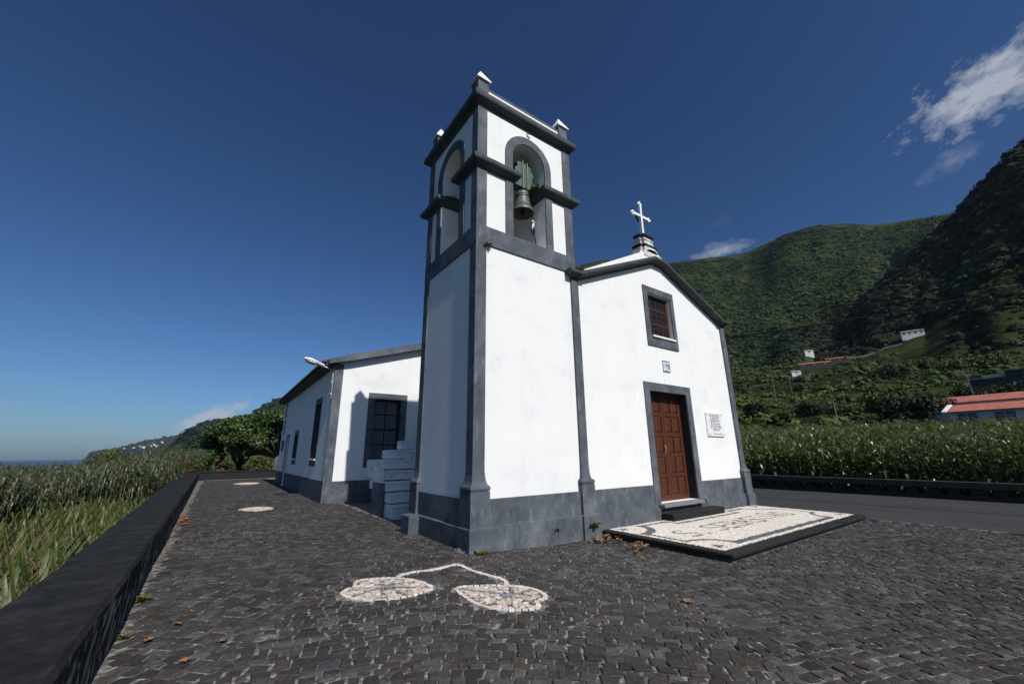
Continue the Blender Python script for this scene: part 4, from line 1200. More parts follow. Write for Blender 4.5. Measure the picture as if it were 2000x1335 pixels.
# ------------------------------------------------------------------ leaf mosaics in the paving
def leaf_mosaic(poly, centre, tip, stem, label, vein=True, size=.066):
    poly = np.array(poly, float)
    # smooth outline
    for _ in range(2):
        q_ = np.roll(poly, -1, 0); poly = np.stack([.75 * poly + .25 * q_, .25 * poly + .75 * q_], 1).reshape(-1, 2)
    c = poly.mean(0)
    root = empty('leaf_mosaic', (float(c[0]), float(c[1]), float(zg(*c))), label=label, cat='paving mosaic')
    seg = np.hypot(*(np.roll(poly, -1, 0) - poly).T); per = seg.sum()
    cum = np.concatenate([[0], np.cumsum(seg)])
    n = int(per / (size * 1.15)); s = (np.arange(n) + .5) * per / n
    closed = np.vstack([poly, poly[:1]])
    bx = np.interp(s, cum, closed[:, 0]); by = np.interp(s, cum, closed[:, 1])
    bx2 = np.interp((s + .01) % per, cum, closed[:, 0]); by2 = np.interp((s + .01) % per, cum, closed[:, 1])
    ang_ = np.arctan2(by2 - by, bx2 - bx)
    inx, iny = c[0] - bx, c[1] - by
    nx, ny = -np.sin(ang_), np.cos(ang_)
    sg = np.sign(nx * inx + ny * iny); nx *= sg; ny *= sg
    bx += nx * size * .4; by += ny * size * .4
    a0 = math.atan2(tip[1] - centre[1], tip[0] - centre[0])
    gu = np.arange(-1.4, 1.4, size * 1.05); GU, GV = np.meshgrid(gu, gu)
    GU = GU + (np.arange(len(gu))[:, None] % 2) * size * .5
    GU = GU + RNG.normal(0, .006, GU.shape); GV = GV + RNG.normal(0, .006, GU.shape)
    px = centre[0] + GU * math.cos(a0) - GV * math.sin(a0); py = centre[1] + GU * math.sin(a0) + GV * math.cos(a0)
    px, py = px.ravel(), py.ravel()
    ins = inpoly(px, py, poly.tolist()) & (distpl(px, py, poly.tolist(), True) > size * .98)
    px, py = px[ins], py[ins]
    dv = np.full(len(px), 9.0)
    vl = []
    if vein:
        vl.append([centre, tip])
        for a in (0.6, -0.6, 1.25, -1.25, 2.0, -2.0, 2.7, -2.7):
            L_ = np.linspace(0, 1.5, 60)
            e = np.array([(centre[0] + l * math.cos(a0 + a), centre[1] + l * math.sin(a0 + a)) for l in L_])
            i_ = inpoly(e[:, 0], e[:, 1], poly.tolist()) & (distpl(e[:, 0], e[:, 1], poly.tolist(), True) > size * .9)
            if i_.sum() > 2:
                vl.append([tuple(centre), tuple(e[i_][-1])])
        for l in vl: dv = np.minimum(dv, distpl(px, py, l))
    keep_ = dv > size * .36
    ax_ = np.concatenate([bx, px[keep_]]); ay_ = np.concatenate([by, py[keep_]])
    aa_ = np.concatenate([ang_, np.full(keep_.sum(), a0) + RNG.normal(0, .16, keep_.sum())])
    hx_ = np.full(len(ax_), size * .47) * RNG.uniform(.85, 1.08, len(ax_)); hx_[:n] = per / n * .42
    hy_ = np.full(len(ax_), size * .44); hy_[:n] = size * .42
    if stem is not None:
        st_ = np.array(stem, float)
        sl_ = np.concatenate([[0], np.cumsum(np.hypot(*(st_[1:] - st_[:-1]).T))]); m_ = int(sl_[-1] / .085)
        ss = (np.arange(m_) + .5) * sl_[-1] / m_
        qx, qy = np.interp(ss, sl_, st_[:, 0]), np.interp(ss, sl_, st_[:, 1])
        qa = np.arctan2(np.interp(ss + .02, sl_, st_[:, 1]) - np.interp(ss - .02, sl_, st_[:, 1]), np.interp(ss + .02, sl_, st_[:, 0]) - np.interp(ss - .02, sl_, st_[:, 0]))
        ax_ = np.concatenate([ax_, qx]); ay_ = np.concatenate([ay_, qy]); aa_ = np.concatenate([aa_, qa])
        hx_ = np.concatenate([hx_, np.full(m_, .041)]); hy_ = np.concatenate([hy_, np.full(m_, .030)])
    off = np.array([c[0], c[1], float(zg(*c))])
    edge_ = np.zeros(len(ax_), bool); edge_[:n] = True
    if stem is not None: edge_[-m_:] = True
    V_, Q_ = stones(ax_[edge_], ay_[edge_], hx_[edge_], hy_[edge_], aa_[edge_], zg(ax_[edge_], ay_[edge_]) + .003, .20, .07, .025, .0012, .003)
    np_mesh('rim_stones', V_ - off, Q_, M['calcada_rim' if vein else 'calcada_leaf'], parent=root)
    ax_, ay_, hx_, hy_, aa_ = (q[~edge_] for q in (ax_, ay_, hx_, hy_, aa_))
    V_, Q_ = stones(ax_, ay_, hx_, hy_, aa_, zg(ax_, ay_) + .003, .24, .07, .025, .0012, .003)
    np_mesh('pale_stones', V_ - off, Q_, M['calcada_leaf'], parent=root)
    if vl:
        vx, vy, va = [], [], []
        for l in vl:
            (x0, y0), (x1, y1) = l
            ln = math.hypot(x1 - x0, y1 - y0); m_ = max(2, int(ln / .06))
            for i in range(m_):
                t = (i + .5) / m_
                vx.append(x0 + (x1 - x0) * t); vy.append(y0 + (y1 - y0) * t); va.append(math.atan2(y1 - y0, x1 - x0))
        vx, vy, va = map(np.array, (vx, vy, va))
        V_, Q_ = stones(vx, vy, np.full(len(vx), .029), np.full(len(vx), .0105), va, zg(vx, vy) + .0045, .12, .08, .025, .001, .003)
        np_mesh('vein_stones', V_ - off, Q_, M['vein'], parent=root)
    # bed
    bd = MB(); p_ = poly.tolist()
    bd.add([(x, y, float(zg(x, y)) - .006) for x, y in p_], [tuple(range(len(p_)))])
    bd.build('mortar_bed', M['calcada_joint'], root)
leaf_mosaic(LEAF_A, (-1.90, -1.03), (-1.38, -1.50), STEM_A, 'pale heart-shaped leaf set in the dark cobbles, stem curving to the tower corner')
leaf_mosaic(LEAF_B, (-0.77, -2.31), (-1.22, -1.64), STEM_B, 'nearer of the two pale leaf mosaics by the tower, its stem bending right')
leaf_mosaic(FAR_A, (-2.6, 9.5), (-2.2, 9.3), None, 'pale mosaic patch in the cobbles beside the annex corner', False, .09)
leaf_mosaic(FAR_B, (-2.1, 25.0), (-1.7, 24.0), None, 'farthest pale mosaic patch near the end of the terrace', False, .12)

# ------------------------------------------------------------------ parapet of the terrace
def px_in(y): return -4.47 - 0.0088 * (y + 2)
b = MB()
ys_ = np.arange(-13, 32.1, .16)
prof_n = 7
vs = []
for y in ys_:
    w1, w2, w3 = (float(fbm(np.array([y * 1.7]), np.array([q_]), 5, 60) - .5) * .05 for q_ in (.0, 3.3, 7.7))
    xi, xo = px_in(y) + w1 * .8, px_in(y) - .68 - .012 * max(0, y) + w2 * 1.2
    vs += [(xi, y, -.3), (xi + w3 * .3, y, .497 + w3 * .5), (xi - .03 + w2 * .4, y, .535 + w3 * .25), (xo + .04, y, .535 + w1 * .3), (xo, y, .495), (xo, y, -3.1), (xi, y, -3.1)]
b.add(vs, [(i * 7 + k, (i + 1) * 7 + k, (i + 1) * 7 + (k + 1) % 7, i * 7 + (k + 1) % 7) for i in range(len(ys_) - 1) for k in range(6)] + [tuple(range(7)), tuple(range((len(ys_) - 1) * 7 + 6, (len(ys_) - 1) * 7 - 1, -1))])
tag(b.build('terrace_parapet', M['parapet']), 'long low black stone parapet with lime streaks along the left of the square', 'wall')
b = MB(); b.box(-5.0, 6.5, 31.6, 32.1, -.5, .52); b.box(-5.02, 6.5, 31.56, 32.14, .52, .60)
tag(b.build('end_wall', M['basalt'], bevel=.03), 'low dark wall closing the far end of the terrace behind the tree', 'wall')
b = MB(); b.box(-4.3, 1.2, 31.05, 31.22, -.1, .012)
tag(b.build('kerb_strip', M['stone_sill']), kind='structure')

# road wall with openings
rwl = empty('road_wall', (18.4, 0, -.14), label='long low dark wall with square openings between road and maize field', cat='wall')
b = MB(); b.box(18.32, 18.78, -14, 60, .27, .50); b.build('coping', M['road_wall'], rwl, bevel=.015)
b = MB(); b.box(18.38, 18.72, -14, 60, -.5, .045); b.build('base', M['road_wall'], rwl)
for i in range(44):
    y = -12.6 + .57 * 2 * i * .5
    b = MB(); b.box(18.42, 18.68, y - .155, y + .155, .045, .27)
    b.build('post', M['road_wall'], rwl)
# pale blocks where cobbles meet the road
for (x, y, lx, ly) in ((10.50, -3.25, .09, .13), (10.53, -3.62, .08, .11), (10.52, -4.02, .09, .13), (10.49, -4.45, .08, .12), (10.50, -4.86, .10, .16), (10.51, -5.18, .10, .12)):
    b = MB(); b.box(x - lx, x + lx, y - ly, y + ly, -.25, -.128)
    tag(b.build('edge_stone', M['edge'], bevel=.02), 'pale stone block set flush where the cobbles meet the road', 'edge stone', 'pale stones along the road edge')
b = MB()
for y0 in np.arange(-9.4, 31, .42):
    b.box(10.40, 10.60, y0, y0 + .40, -.3, -.139 + random.uniform(-.004, .004))
b.build('road_edging', M['basalt'], kind='structure')

# overhead cable from the church to a pole beyond the frame
b = MB()
p0, p1 = Vector((10.38, 0.0, 5.60)), Vector((18.9, -8.4, 7.4))
b.tube([p0.lerp(p1, t) - Vector((0, 0, .45 * 4 * t * (1 - t) * .5)) for t in np.linspace(0, 1, 24)], .024, 6)
tag(b.build('overhead_cable', M['black']), 'dark overhead cable running from the church corner across the hillside', 'cable')
b = MB(); b.tube([(19.0, -8.5, -.3), (19.0, -8.5, 8.0)], [.14, .09], 10)
tag(b.build('utility_pole', M['pole']), 'concrete pole beside the road carrying the church cable', 'pole')

# ------------------------------------------------------------------ maize
def blade(mb, base, az, length, width, rise, droop, segs=5, twist=0.0):
    d = Vector((math.cos(az), math.sin(az), 0)); s = Vector((-d.y, d.x, 0))
    vs = []
    for i in range(segs + 1):
        t = i / segs
        p = Vector(base) + d * length * (t * (.55 + .45 * (1 - t) + .1)) + Vector((0, 0, rise * t - droop * t ** 2.3))
        w = width * (0.55 + 1.1 * t) * (1 - t) ** .75 if t < 1 else 0
        w = max(w, .002)
        tw_ = s * math.cos(twist * t) + Vector((0, 0, 1)) * math.sin(twist * t)
        vs += [p - tw_ * w, p + Vector((0, 0, -.25 * w)), p + tw_ * w]
    f = []
    for i in range(segs):
        a = 3 * i
        f += [(a, a + 1, a + 4, a + 3), (a + 1, a + 2, a + 5, a + 4)]
    mb.add(vs, f)
def maize_mesh(seed, h=2.5, nl=13, lean=0.0, segs=5, wide=1.75, up=1.0, tas=1.0):
    random.seed(seed)
    k = MB()
    lx, ly = random.uniform(-.06, .06) + lean, random.uniform(-.06, .06)
    wk = wide
    k.tube([(0, 0, 0), (lx * h * .4, ly * h * .4, h * .5), (lx * h, ly * h, h * .93)], [.018, .015, .008], 5)
    a0 = random.uniform(0, 6.28)
    for i in range(nl):
        t = .10 + .80 * i / (nl - 1)
        z = t * h
        L_ = random.uniform(.62, .98) * (1.0 if .2 < t < .75 else .72)
        blade(k, (lx * z, ly * z, z), a0 + math.pi * i + random.uniform(-.5, .5), L_, random.uniform(.040, .062) * wide, random.uniform(.28, .55) * (1.15 if t > .6 else .8) * up, random.uniform(.25, .85) / up, segs, random.uniform(-.8, .8))
    t_ = MB()
    top = Vector((lx * h, ly * h, h * .92))
    for i in range(6):
        a = random.uniform(0, 6.28); l = random.uniform(.14, .27) * tas; e = random.uniform(.7, 1.3) if i else 1.5
        d = Vector((math.cos(a) * math.cos(e), math.sin(a) * math.cos(e), math.sin(e)))
        t_.tube([top, top + d * l * .6, top + d * l + Vector((d.x, d.y, -.1)) * .08], [.004, .009, .003], 4, cap=False)
    return k, t_
def get_arrays(mb):
    return np.array([tuple(v) for v in mb.v], float), mb.f
rng2 = np.random.default_rng(5)
def stuff_field(name, variants, pos, mats, **kw):
    """many plants gathered in one mesh; variants = [(MB, material index), ...] lists"""
    VV, Q4, Q3, m4, m3, n0 = [], [], [], [], [], 0
    for vi, parts in enumerate(variants):
        ps = [p for i, p in enumerate(pos) if i % len(variants) == vi]
        if not ps: continue
        ps = np.array(ps)
        ca, sa = np.cos(ps[:, 3]), np.sin(ps[:, 3])
        for mb, mi in parts:
            v, fs = get_arrays(mb)
            sc = ps[:, 4][:, None]
            X = (v[None, :, 0] * ca[:, None] - v[None, :, 1] * sa[:, None]) * sc + ps[:, 0][:, None]
            Y = (v[None, :, 0] * sa[:, None] + v[None, :, 1] * ca[:, None]) * sc + ps[:, 1][:, None]
            Z = v[None, :, 2] * sc + ps[:, 2][:, None]
            if ps.shape[1] > 5:      # lean
                up_ = np.maximum(v[None, :, 2], 0) ** 1.5
                X = X + ps[:, 5][:, None] * up_; Y = Y + ps[:, 6][:, None] * up_
            VV.append(np.stack([X, Y, Z], -1).reshape(-1, 3))
            base = n0 + np.arange(len(ps)) * len(v)
            for ln, acc, macc in ((4, Q4, m4), (3, Q3, m3)):
                ff = np.array([f for f in fs if len(f) == ln], int)
                if len(ff):
                    acc.append((ff[None] + base[:, None, None]).reshape(-1, ln)); macc.append(np.full(len(ff) * len(ps), mi))
            n0 += len(ps) * len(v)
    faces = []; mi_ = []
    if Q4: faces.append(np.concatenate(Q4)); mi_.append(np.concatenate(m4))
    if Q3: faces.append(np.concatenate(Q3)); mi_.append(np.concatenate(m3))
    return np_mesh(name, np.concatenate(VV), faces, mats, np.concatenate(mi_), kind='stuff', **kw)
def ground_r(x, y):
    az = math.degrees(math.atan2(x - CAM.x, y - CAM.y)); r = math.hypot(x - CAM.x, y - CAM.y)
    return float(height(az, r)) if r > 40 else float(np.interp(x, [19, 40], [-.45, float(height(az, 45))]))
# variants
MZ = [maize_mesh(100 + i, random.Random(i).uniform(2.3, 2.95), 11) for i in range(6)]
random.seed(21)
protos = []
no_tassel = set()
def maize_proto(mbs, leaf, label, group, name='maize_plant'):
    k, t_ = mbs
    o = k.build(name, M[leaf]); tag(o, label, 'maize plant', group)
    t_.build('tassel', M['tassel'], o, local=True)
    return o
RL = 'tall green maize plant in the front rows behind the road wall'
LLb = 'yellow-green maize plant with tan tassel growing below the parapet'
prR = [maize_proto(MZ[i], 'maize', RL, 'maize plants behind the road wall') for i in range(4)]
MZL = [maize_mesh(200 + i, random.Random(i + 9).uniform(2.3, 2.7), 13, .08, 5, .82, 1.75, 1.25) for i in range(4)]
random.seed(22)
prL = [maize_proto(MZL[i], 'maize_yellow', LLb, 'maize plants below the parapet') for i in range(4)]
used = set()
def put(pr, i, x, y, z, rz, sc):
    p = pr[i % len(pr)]
    if p.name not in used:
        used.add(p.name); o = p
    else:
        o = copy_tree(p)
    o.location = (x, y, z); o.rotation_euler = (0, 0, rz); o.scale = (sc, sc, sc)
cnt = 0
posR = []
for row in range(60):
    x = 19.45 + .47 * row
    azmin, azmax = 58.0, 94.0
    y_hi = CAM.y + (x - CAM.x) / math.tan(rad(azmin)); y_lo = CAM.y + (x - CAM.x) / math.tan(rad(azmax))
    step = .30 if row < 8 else (.36 if row < 24 else .6)
    for y in np.arange(y_lo, y_hi, step):
        xx = x + random.uniform(-.12, .12); yy = y + random.uniform(-.08, .08)
        g = ground_r(xx, yy) + (0.0 if row else 0.0)
        sc = random.uniform(.84, 1.14) * float(np.interp(x, [19, 26, 45], [.98, .96, .96]))
        az_ = math.degrees(math.atan2(xx - CAM.x, yy - CAM.y))
        if row < 5 and 62.2 < az_ < 88.5 and cnt < 165:
            put(prR, cnt, xx, yy, g, random.uniform(0, 6.28), sc); cnt += 1
        else:
            posR.append((xx, yy, g, random.uniform(0, 6.28), sc))
def maize_stuff():
    """plants near the road carry few tassels, those farther in all do"""
    v = [[(MZ[i][0], 0)] + ([(MZ[i][1], 1)] if i % 3 == 0 else []) for i in range(6)] + [[(MZ[i][0], 0), (MZ[i][1], 1)] for i in range(6)]
    nearp = [p for p in posR if p[0] < 25]; farp = [p for p in posR if p[0] >= 25]
    pos = []
    for i in range(max(len(nearp), len(farp)) // 6 + 1):
        a_, b_ = nearp[i * 6:i * 6 + 6], farp[i * 6:i * 6 + 6]
        if len(a_) < 6 or len(b_) < 6:
            continue
        pos += a_ + b_
    used_ = set(map(id, pos)); rest = [p for p in posR if id(p) not in used_]
    return v, pos + rest
mv, mp_ = maize_stuff()
tag(stuff_field('maize_field', mv, mp_, [M['maize'], M['tassel']]), 'field of tall green maize with tan tassels beyond the road wall', 'maize field')
cnt = 0
posL = []
for row in range(14):
    xo = -5.60 - .34 * row
    for y in np.arange(-6.5, 19.5, .20):
        x = xo - .010 * max(0, y) + random.uniform(-.13, .13); yy = y + random.uniform(-.08, .08)
        if yy > float(np.interp(x, [-10.5, -8.8, -8.3, -6.6, -5.5], [11.0, 12.5, 16.5, 17.2, 18.5])): continue
        az_ = math.degrees(math.atan2(x - CAM.x, yy - CAM.y))
        if az_ < -24: continue
        sc = random.uniform(.92, 1.10); zb = -2.95 + .010 * max(0, yy)
        rz = random.uniform(-.7, .7)
        if cnt < 135 and az_ > -16.5 and yy < 13 and random.random() < .62:
            put(prL, cnt, x, yy, zb, rz, sc); cnt += 1
        else:
            posL.append((x, yy, zb, rz, sc))
tag(stuff_field('lower_maize_strip', [[(MZL[i][0], 0), (MZL[i][1], 1)] for i in range(4)], posL, [M['maize_yellow'], M['tassel']]), 'strip of yellow-green maize with tassels between parapet and canes', 'maize field')
for p in prR + prL:
    if p.name not in used: bpy.data.objects.remove(p)

# ------------------------------------------------------------------ giant cane thicket
def cane_mesh(seed, h):
    random.seed(seed)
    k = MB()
    bx, by = random.uniform(-.10, .10), random.uniform(-.10, .10)
    P_ = lambda z: Vector((bx * z * z / h, by * z * z / h, z))
    k.tube([P_(0), P_(h * .5), P_(h)], [.014, .011, .004], 4, cap=False)
    a0 = random.uniform(0, 6.28)
    nl = 24
    for i in range(nl):
        t = .30 + .70 * i / (nl - 1)
        blade(k, P_(t * h), a0 + math.pi * i + random.uniform(-.6, .6), random.uniform(.38, .62) * (1.1 - .4 * max(0, t - .8) / .2), random.uniform(.024, .040), random.uniform(.15, .38), random.uniform(.15, .75), 4, random.uniform(-.6, .6))
    return k
CN = [cane_mesh(300 + i, random.Random(i).uniform(3.6, 4.6)) for i in range(7)]
random.seed(31)
posC = []
while len(posC) < 8200:
    if len(posC) < 6300:
        y = 12 + 46 * random.random() ** 1.4
        edge = float(np.interp(y, [12, 16.5, 17.5, 20, 60], [-8.9, -8.5, -6.6, -5.95, -6.4]))
        x = edge - (random.random() ** 1.4) * (4 + .40 * y)
    else:                                               # the belt behind the terrace's end wall
        y = random.uniform(46, 55); x = random.uniform(-10, 9)
    az_ = math.degrees(math.atan2(x - CAM.x, y - CAM.y))
    if az_ < -21: continue
    nz = fbm(np.array([x * .30]), np.array([y * .30]), 3, 77)[0]
    sc = .78 + .42 * nz + random.uniform(-.05, .05)
    sc *= float(np.interp(az_, [-16, -10, -7], [.86, .90, 1.0]))
    zb = -2.9 if len(posC) < 6300 else -2.2
    posC.append((x, y, zb, random.uniform(0, 6.28), sc, random.uniform(-.012, .014), random.uniform(-.012, .012)))
tag(stuff_field('cane_thicket', [[(c_, 0)] for c_ in CN], posC, [M['cane']]), 'dense thicket of grey-green giant cane left of the parapet', 'cane thicket')

# ------------------------------------------------------------------ trees and shrubs
def leaf_cloud(centres, radii, n_each, size, seed, flat=1.0, squash=1.0):
    """leaf-sized quads scattered through the outer shell of some clumps"""
    r = np.random.default_rng(seed)
    V, F = [], []
    n0 = 0
    for (c, R0, n) in zip(centres, radii, n_each):
        d = r.normal(0, 1, (n, 3)); d /= np.linalg.norm(d, axis=1)[:, None]
        rr = R0 * (r.random(n) ** .45)[:, None]
        p = np.array(c)[None] + d * rr * np.array([1, 1, squash])
        nrm = d * .9 + r.normal(0, .75, (n, 3)) + np.array([0, 0, .35 * flat]); nrm /= np.linalg.norm(nrm, axis=1)[:, None]
        t = np.cross(nrm, r.normal(0, 1, (n, 3))); t /= np.linalg.norm(t, axis=1)[:, None]
        b_ = np.cross(nrm, t)
        s = size * r.uniform(.6, 1.25, n)[:, None]
        q = np.stack([p - t * s, p - b_ * s * .62 - nrm * s * .12, p + t * s, p + b_ * s * .62 - nrm * s * .12], 1)
        V.append(q.reshape(-1, 3)); F.append(n0 + np.arange(n * 4).reshape(n, 4)); n0 += n * 4
    return np.concatenate(V), np.concatenate(F)
def limbs(mb, base, top, r0, targets, seed):
    random.seed(seed)
    base, top = Vector(base), Vector(top)
    mb.tube([base + Vector((0, 0, -.3)), base, base.lerp(top, .5) + Vector((.03, .02, 0)), top], [r0 * 1.35, r0 * 1.12, r0 * .92, r0 * .85], 10)
    for t in targets:
        t = Vector(t); m_ = top.lerp(t, .5) + Vector((random.uniform(-.2, .2), random.uniform(-.2, .2), random.uniform(-.15, .25)))
        mb.tube([top - Vector((0, 0, .15)), m_, t], [r0 * .55, r0 * .36, r0 * .14], 7)
def tree(name, base, trunk_h, r0, clumps, n_leaf, leaf, mt, label, cat='tree', group=None, seed=1, bark='bark', squash=.8):
    root = empty(name, base, label=label, cat=cat, group=group)
    t = MB()
    top = Vector(base) + Vector((0, 0, trunk_h))
    limbs(t, base, top, r0, [Vector(base) + Vector(c) for c, R0 in clumps], seed)
    t.build('trunk', M[bark], root, smooth=True)
    cs_ = [c for c, R0 in clumps]; rs_ = [R0 for c, R0 in clumps]
    tot = sum(R0 ** 2 for R0 in rs_)
    V, F = leaf_cloud(cs_, rs_, [max(8, int(n_leaf * R0 ** 2 / tot)) for R0 in rs_], leaf, seed, 1.0, squash)
    np_mesh('crown', V, F, M[mt], parent=root)
    return root
rt = random.Random(4)
# flat-topped plane tree at the end of the terrace
cl = []
for i in range(84):
    a = rt.uniform(0, 6.28); q = rt.random() ** .5
    x = -1.85 + 3.3 * q * math.cos(a); y = 2.6 * q * math.sin(a)
    topz = 4.75 + .22 * (x + 2.0) - .12 * q ** 2
    lowz = 1.75 + .35 * q ** 3
    z = lowz + (topz - lowz) * rt.random() ** .65
    cl.append(((x, y, z), rt.uniform(.5, .85)))
tree('plane_tree', (.22, 33.4, 0), 1.75, .26, cl, 34000, .125, 'plane_leaf', 'broad flat-topped leafy tree at the terrace end beside the annex', seed=5, squash=.8)
# pollard stumps and shrubs behind the end wall
def stump(x, y, label, h=1.9):
    k = MB()
    rs = random.Random(int(x * 10))
    k.tube([(x, y, -.4), (x + .03, y, .6), (x - .05, y, 1.1)], [.22, .19, .24], 9)
    for i in range(9):
        a = rs.uniform(0, 6.28); l = rs.uniform(.4, .95)
        p = Vector((x + .1 * math.cos(a), y + .1 * math.sin(a), 1.0))
        q = p + Vector((.5 * l * math.cos(a), .5 * l * math.sin(a), l * .55)); e = q + Vector((.1 * math.cos(a), .1 * math.sin(a), l * .5))
        k.tube([p, q, e], [.10, .075, .095], 7)
    tag(k.build('pollard_stump', M['bush_dark'], smooth=True), label, 'tree stump')
stump(-4.0, 32.9, 'dark pollarded stump with knobbly arms at the end of the parapet')
stump(-2.3, 33.6, 'dark pollarded stump under the flat-topped tree')
def shrub(name, c, R0, h, n, leaf, mt, label, seed, group=None, cat='shrub', ncl=10, spread=.75):
    rs = random.Random(seed)
    root = empty(name, c, label=label, cat=cat, group=group)
    cls = []
    for i in range(ncl):
        a = rs.uniform(0, 6.28); q = rs.random() ** .5 * spread
        cls.append(((R0 * q * math.cos(a), R0 * q * math.sin(a), h * (.25 + .55 * rs.random() * (1 - .4 * q))), R0 * rs.uniform(.30, .48)))
    t = MB()
    for cc, rr in cls[:6]:
        t.tube([Vector(c) + Vector((0, 0, -.2)), Vector(c) + Vector(cc) * .5, Vector(c) + Vector(cc)], [.05 * R0, .035 * R0, .015 * R0], 5)
    t.build('stem', M['bark'], root)
    tot = sum(r_ ** 2 for _, r_ in cls)
    V, F = leaf_cloud([q for q, _ in cls], [r_ for _, r_ in cls], [max(6, int(n * r_ ** 2 / tot)) for _, r_ in cls], leaf, seed, 1.0, .85)
    np_mesh('foliage', V, F, M[mt], parent=root)
    return root
rs = random.Random(12)
SHL = ['yellow-green shrub behind the terrace end wall, left of the stump', 'rust-brown shrub beside the pollarded stump', 'olive shrub behind the end wall under the tree crown', 'yellowish shrub right of the two stumps',
       'rust-tinged shrub at the middle of the end wall', 'pale green shrub close to the plane tree trunk', 'low green shrub behind the annex corner', 'green feathery shrub where canes meet the terrace end']
for i, (x, y, R0, h, mt) in enumerate(((-5.9, 34.5, 1.3, 2.1, 'shrub'), (-4.9, 33.4, .8, 1.7, 'shrub_rust'), (-3.2, 35.5, 1.4, 2.3, 'shrub'), (-1.6, 34.8, 1.2, 1.9, 'shrub'),
                                       (-2.6, 34.2, .7, 1.6, 'shrub_rust'), (-.4, 35.6, 1.3, 2.0, 'shrub'), (1.4, 35.2, 1.4, 2.0, 'shrub'), (-7.4, 31.0, 1.7, 2.2, 'shrub'))):
    shrub('shrub', (x * 1.3, y + 7.2, -.2), R0 * 1.25, h * 1.30, 2600, .10, mt, SHL[i], 40 + i)

# ------------------------------------------------------------------ forest on the slopes: too many to count
rf_ = np.random.default_rng(8)
def forest(name, n, az0, az1, r0, r1, nf, label, sizes, dens=None, seed=1, shade=0.0, q_=1.0):
    r = np.random.default_rng(seed)
    az = r.uniform(az0, az1, n); rr = np.exp(r.uniform(math.log(r0), math.log(r1), n))
    z = height(az, rr)
    x = CAM.x + rr * np.sin(np.radians(az)); y = CAM.y + rr * np.cos(np.radians(az))
    if dens is not None:
        k = dens(az, rr, x, y, z, r)
        az, rr, x, y, z = az[k], rr[k], x[k], y[k], z[k]
    n = len(az)
    # slope of the ground under each tree: the canopy follows it
    e = 14.0
    def hxy(x_, y_):
        return height(np.degrees(np.arctan2(x_ - CAM.x, y_ - CAM.y)), np.hypot(x_ - CAM.x, y_ - CAM.y))
    tn = np.stack([hxy(x - e, y) - hxy(x + e, y), hxy(x, y - e) - hxy(x, y + e), np.full(n, 2 * e)], -1)
    tn /= np.linalg.norm(tn, axis=1)[:, None]
    big = r.random(n) < .08
    R0 = np.interp(rr, sizes[0], sizes[1]) * np.where(big, r.uniform(1.3, 2.0, n), r.uniform(.45, 1.0, n))
    patch = fbm(x * .011, y * .011, 5, 51)
    hue = np.clip(.05 + shade + 1.9 * (patch - .36) + r.normal(0, .12, n) - .12 * big, 0, 1)
    d = r.normal(0, 1, (n, nf, 3)); d[..., 2] = np.abs(d[..., 2]) * .9 + .05
    d /= np.linalg.norm(d, axis=2)[..., None]
    lump = 1 + .22 * np.sin(d[..., 0] * 5 + r.uniform(0, 6, (n, 1))) * np.cos(d[..., 1] * 4 + r.uniform(0, 6, (n, 1)))
    p = d * (R0[:, None] * lump * r.uniform(.72, 1.0, (n, nf)))[..., None] * np.array([1, 1, .85])
    p[..., 0] += x[:, None]; p[..., 1] += y[:, None]; p[..., 2] += z[:, None] + R0[:, None] * .05
    nrm = d * .75 + tn[:, None, :] * .55 + r.normal(0, .20, d.shape); nrm /= np.linalg.norm(nrm, axis=2)[..., None]
    t = np.cross(nrm, r.normal(0, 1, d.shape)); t /= np.linalg.norm(t, axis=2)[..., None]
    b_ = np.cross(nrm, t)
    s = (R0[:, None] * q_ * r.uniform(.16, .30, (n, nf)) * math.sqrt(60 / nf))[..., None]
    q = np.stack([p - t * s, p - b_ * s * .8, p + t * s, p + b_ * s * .8], 2)
    tint = np.clip(hue[:, None] + r.normal(0, .055, (n, nf)), 0, 1)
    o = np_mesh(name, q.reshape(-1, 3), np.arange(n * nf * 4).reshape(-1, 4), M['forest'], tint=tint.ravel(), kind='stuff')
    return tag(o, label, 'forest')
def d_near(az, rr, x, y, z, r):
    terr = (z / 6.0 + .25 * np.sin(az * .9)) % 1.0
    open_ = fbm(x * .016, y * .016, 4, 91)
    grass = (open_ > .44) & (rr < 330)
    p = np.where(grass, np.where(terr < .22, .85, .05), .80)
    hole = ((np.abs(az - 82.0) < 1.8) & (rr > 285) & (rr < 350)) | ((np.abs(az - 72.9) < .9) & (rr > 318) & (rr < 366)) | ((np.abs(az - 73.9) < 2.3) & (rr > 258) & (rr < 322)) | ((az > 82.0) & (rr < 112)) | ((np.abs(az - 86.9) < 1.6) & (rr > 124) & (rr < 155))
    return (r.random(len(az)) < p) & ~hole
forest('terraced_shrubland', 15000, 56, 96, 62, 360, 44, 'bushes and hedges covering the terraced lower slope', ([60, 120, 350], [.8, 1.2, 2.7]), d_near, 1, .44)
def d_far(az, rr, x, y, z, r):
    open_ = fbm(x * .010, y * .010, 4, 14)
    nearslope = height(az, np.full_like(rr, 450.0)) > np.interp(az, NEAR_AZ, tand(NEAR_EL) * 450) * .9
    p = np.where((open_ > .50) & (rr > 480), .45, .95) * np.clip(1.5 - (rr - 450) / 500, .45, 1) * (rr < 872)
    return r.random(len(az)) < p
def d_far2(az, rr, x, y, z, r):
    return d_far(az, rr, x, y, z, r) & ~((np.abs(az - 81.9) < 2.0) & (rr < 346)) & ~((np.abs(az - 72.9) < .9) & (rr < 374))
forest('mountain_forest', 62000, 44, 97, 335, 905, 16, 'dark green forest covering the steep mountain', ([330, 480, 900], [2.9, 2.7, 2.3]), d_far2, 2, .02, .9)
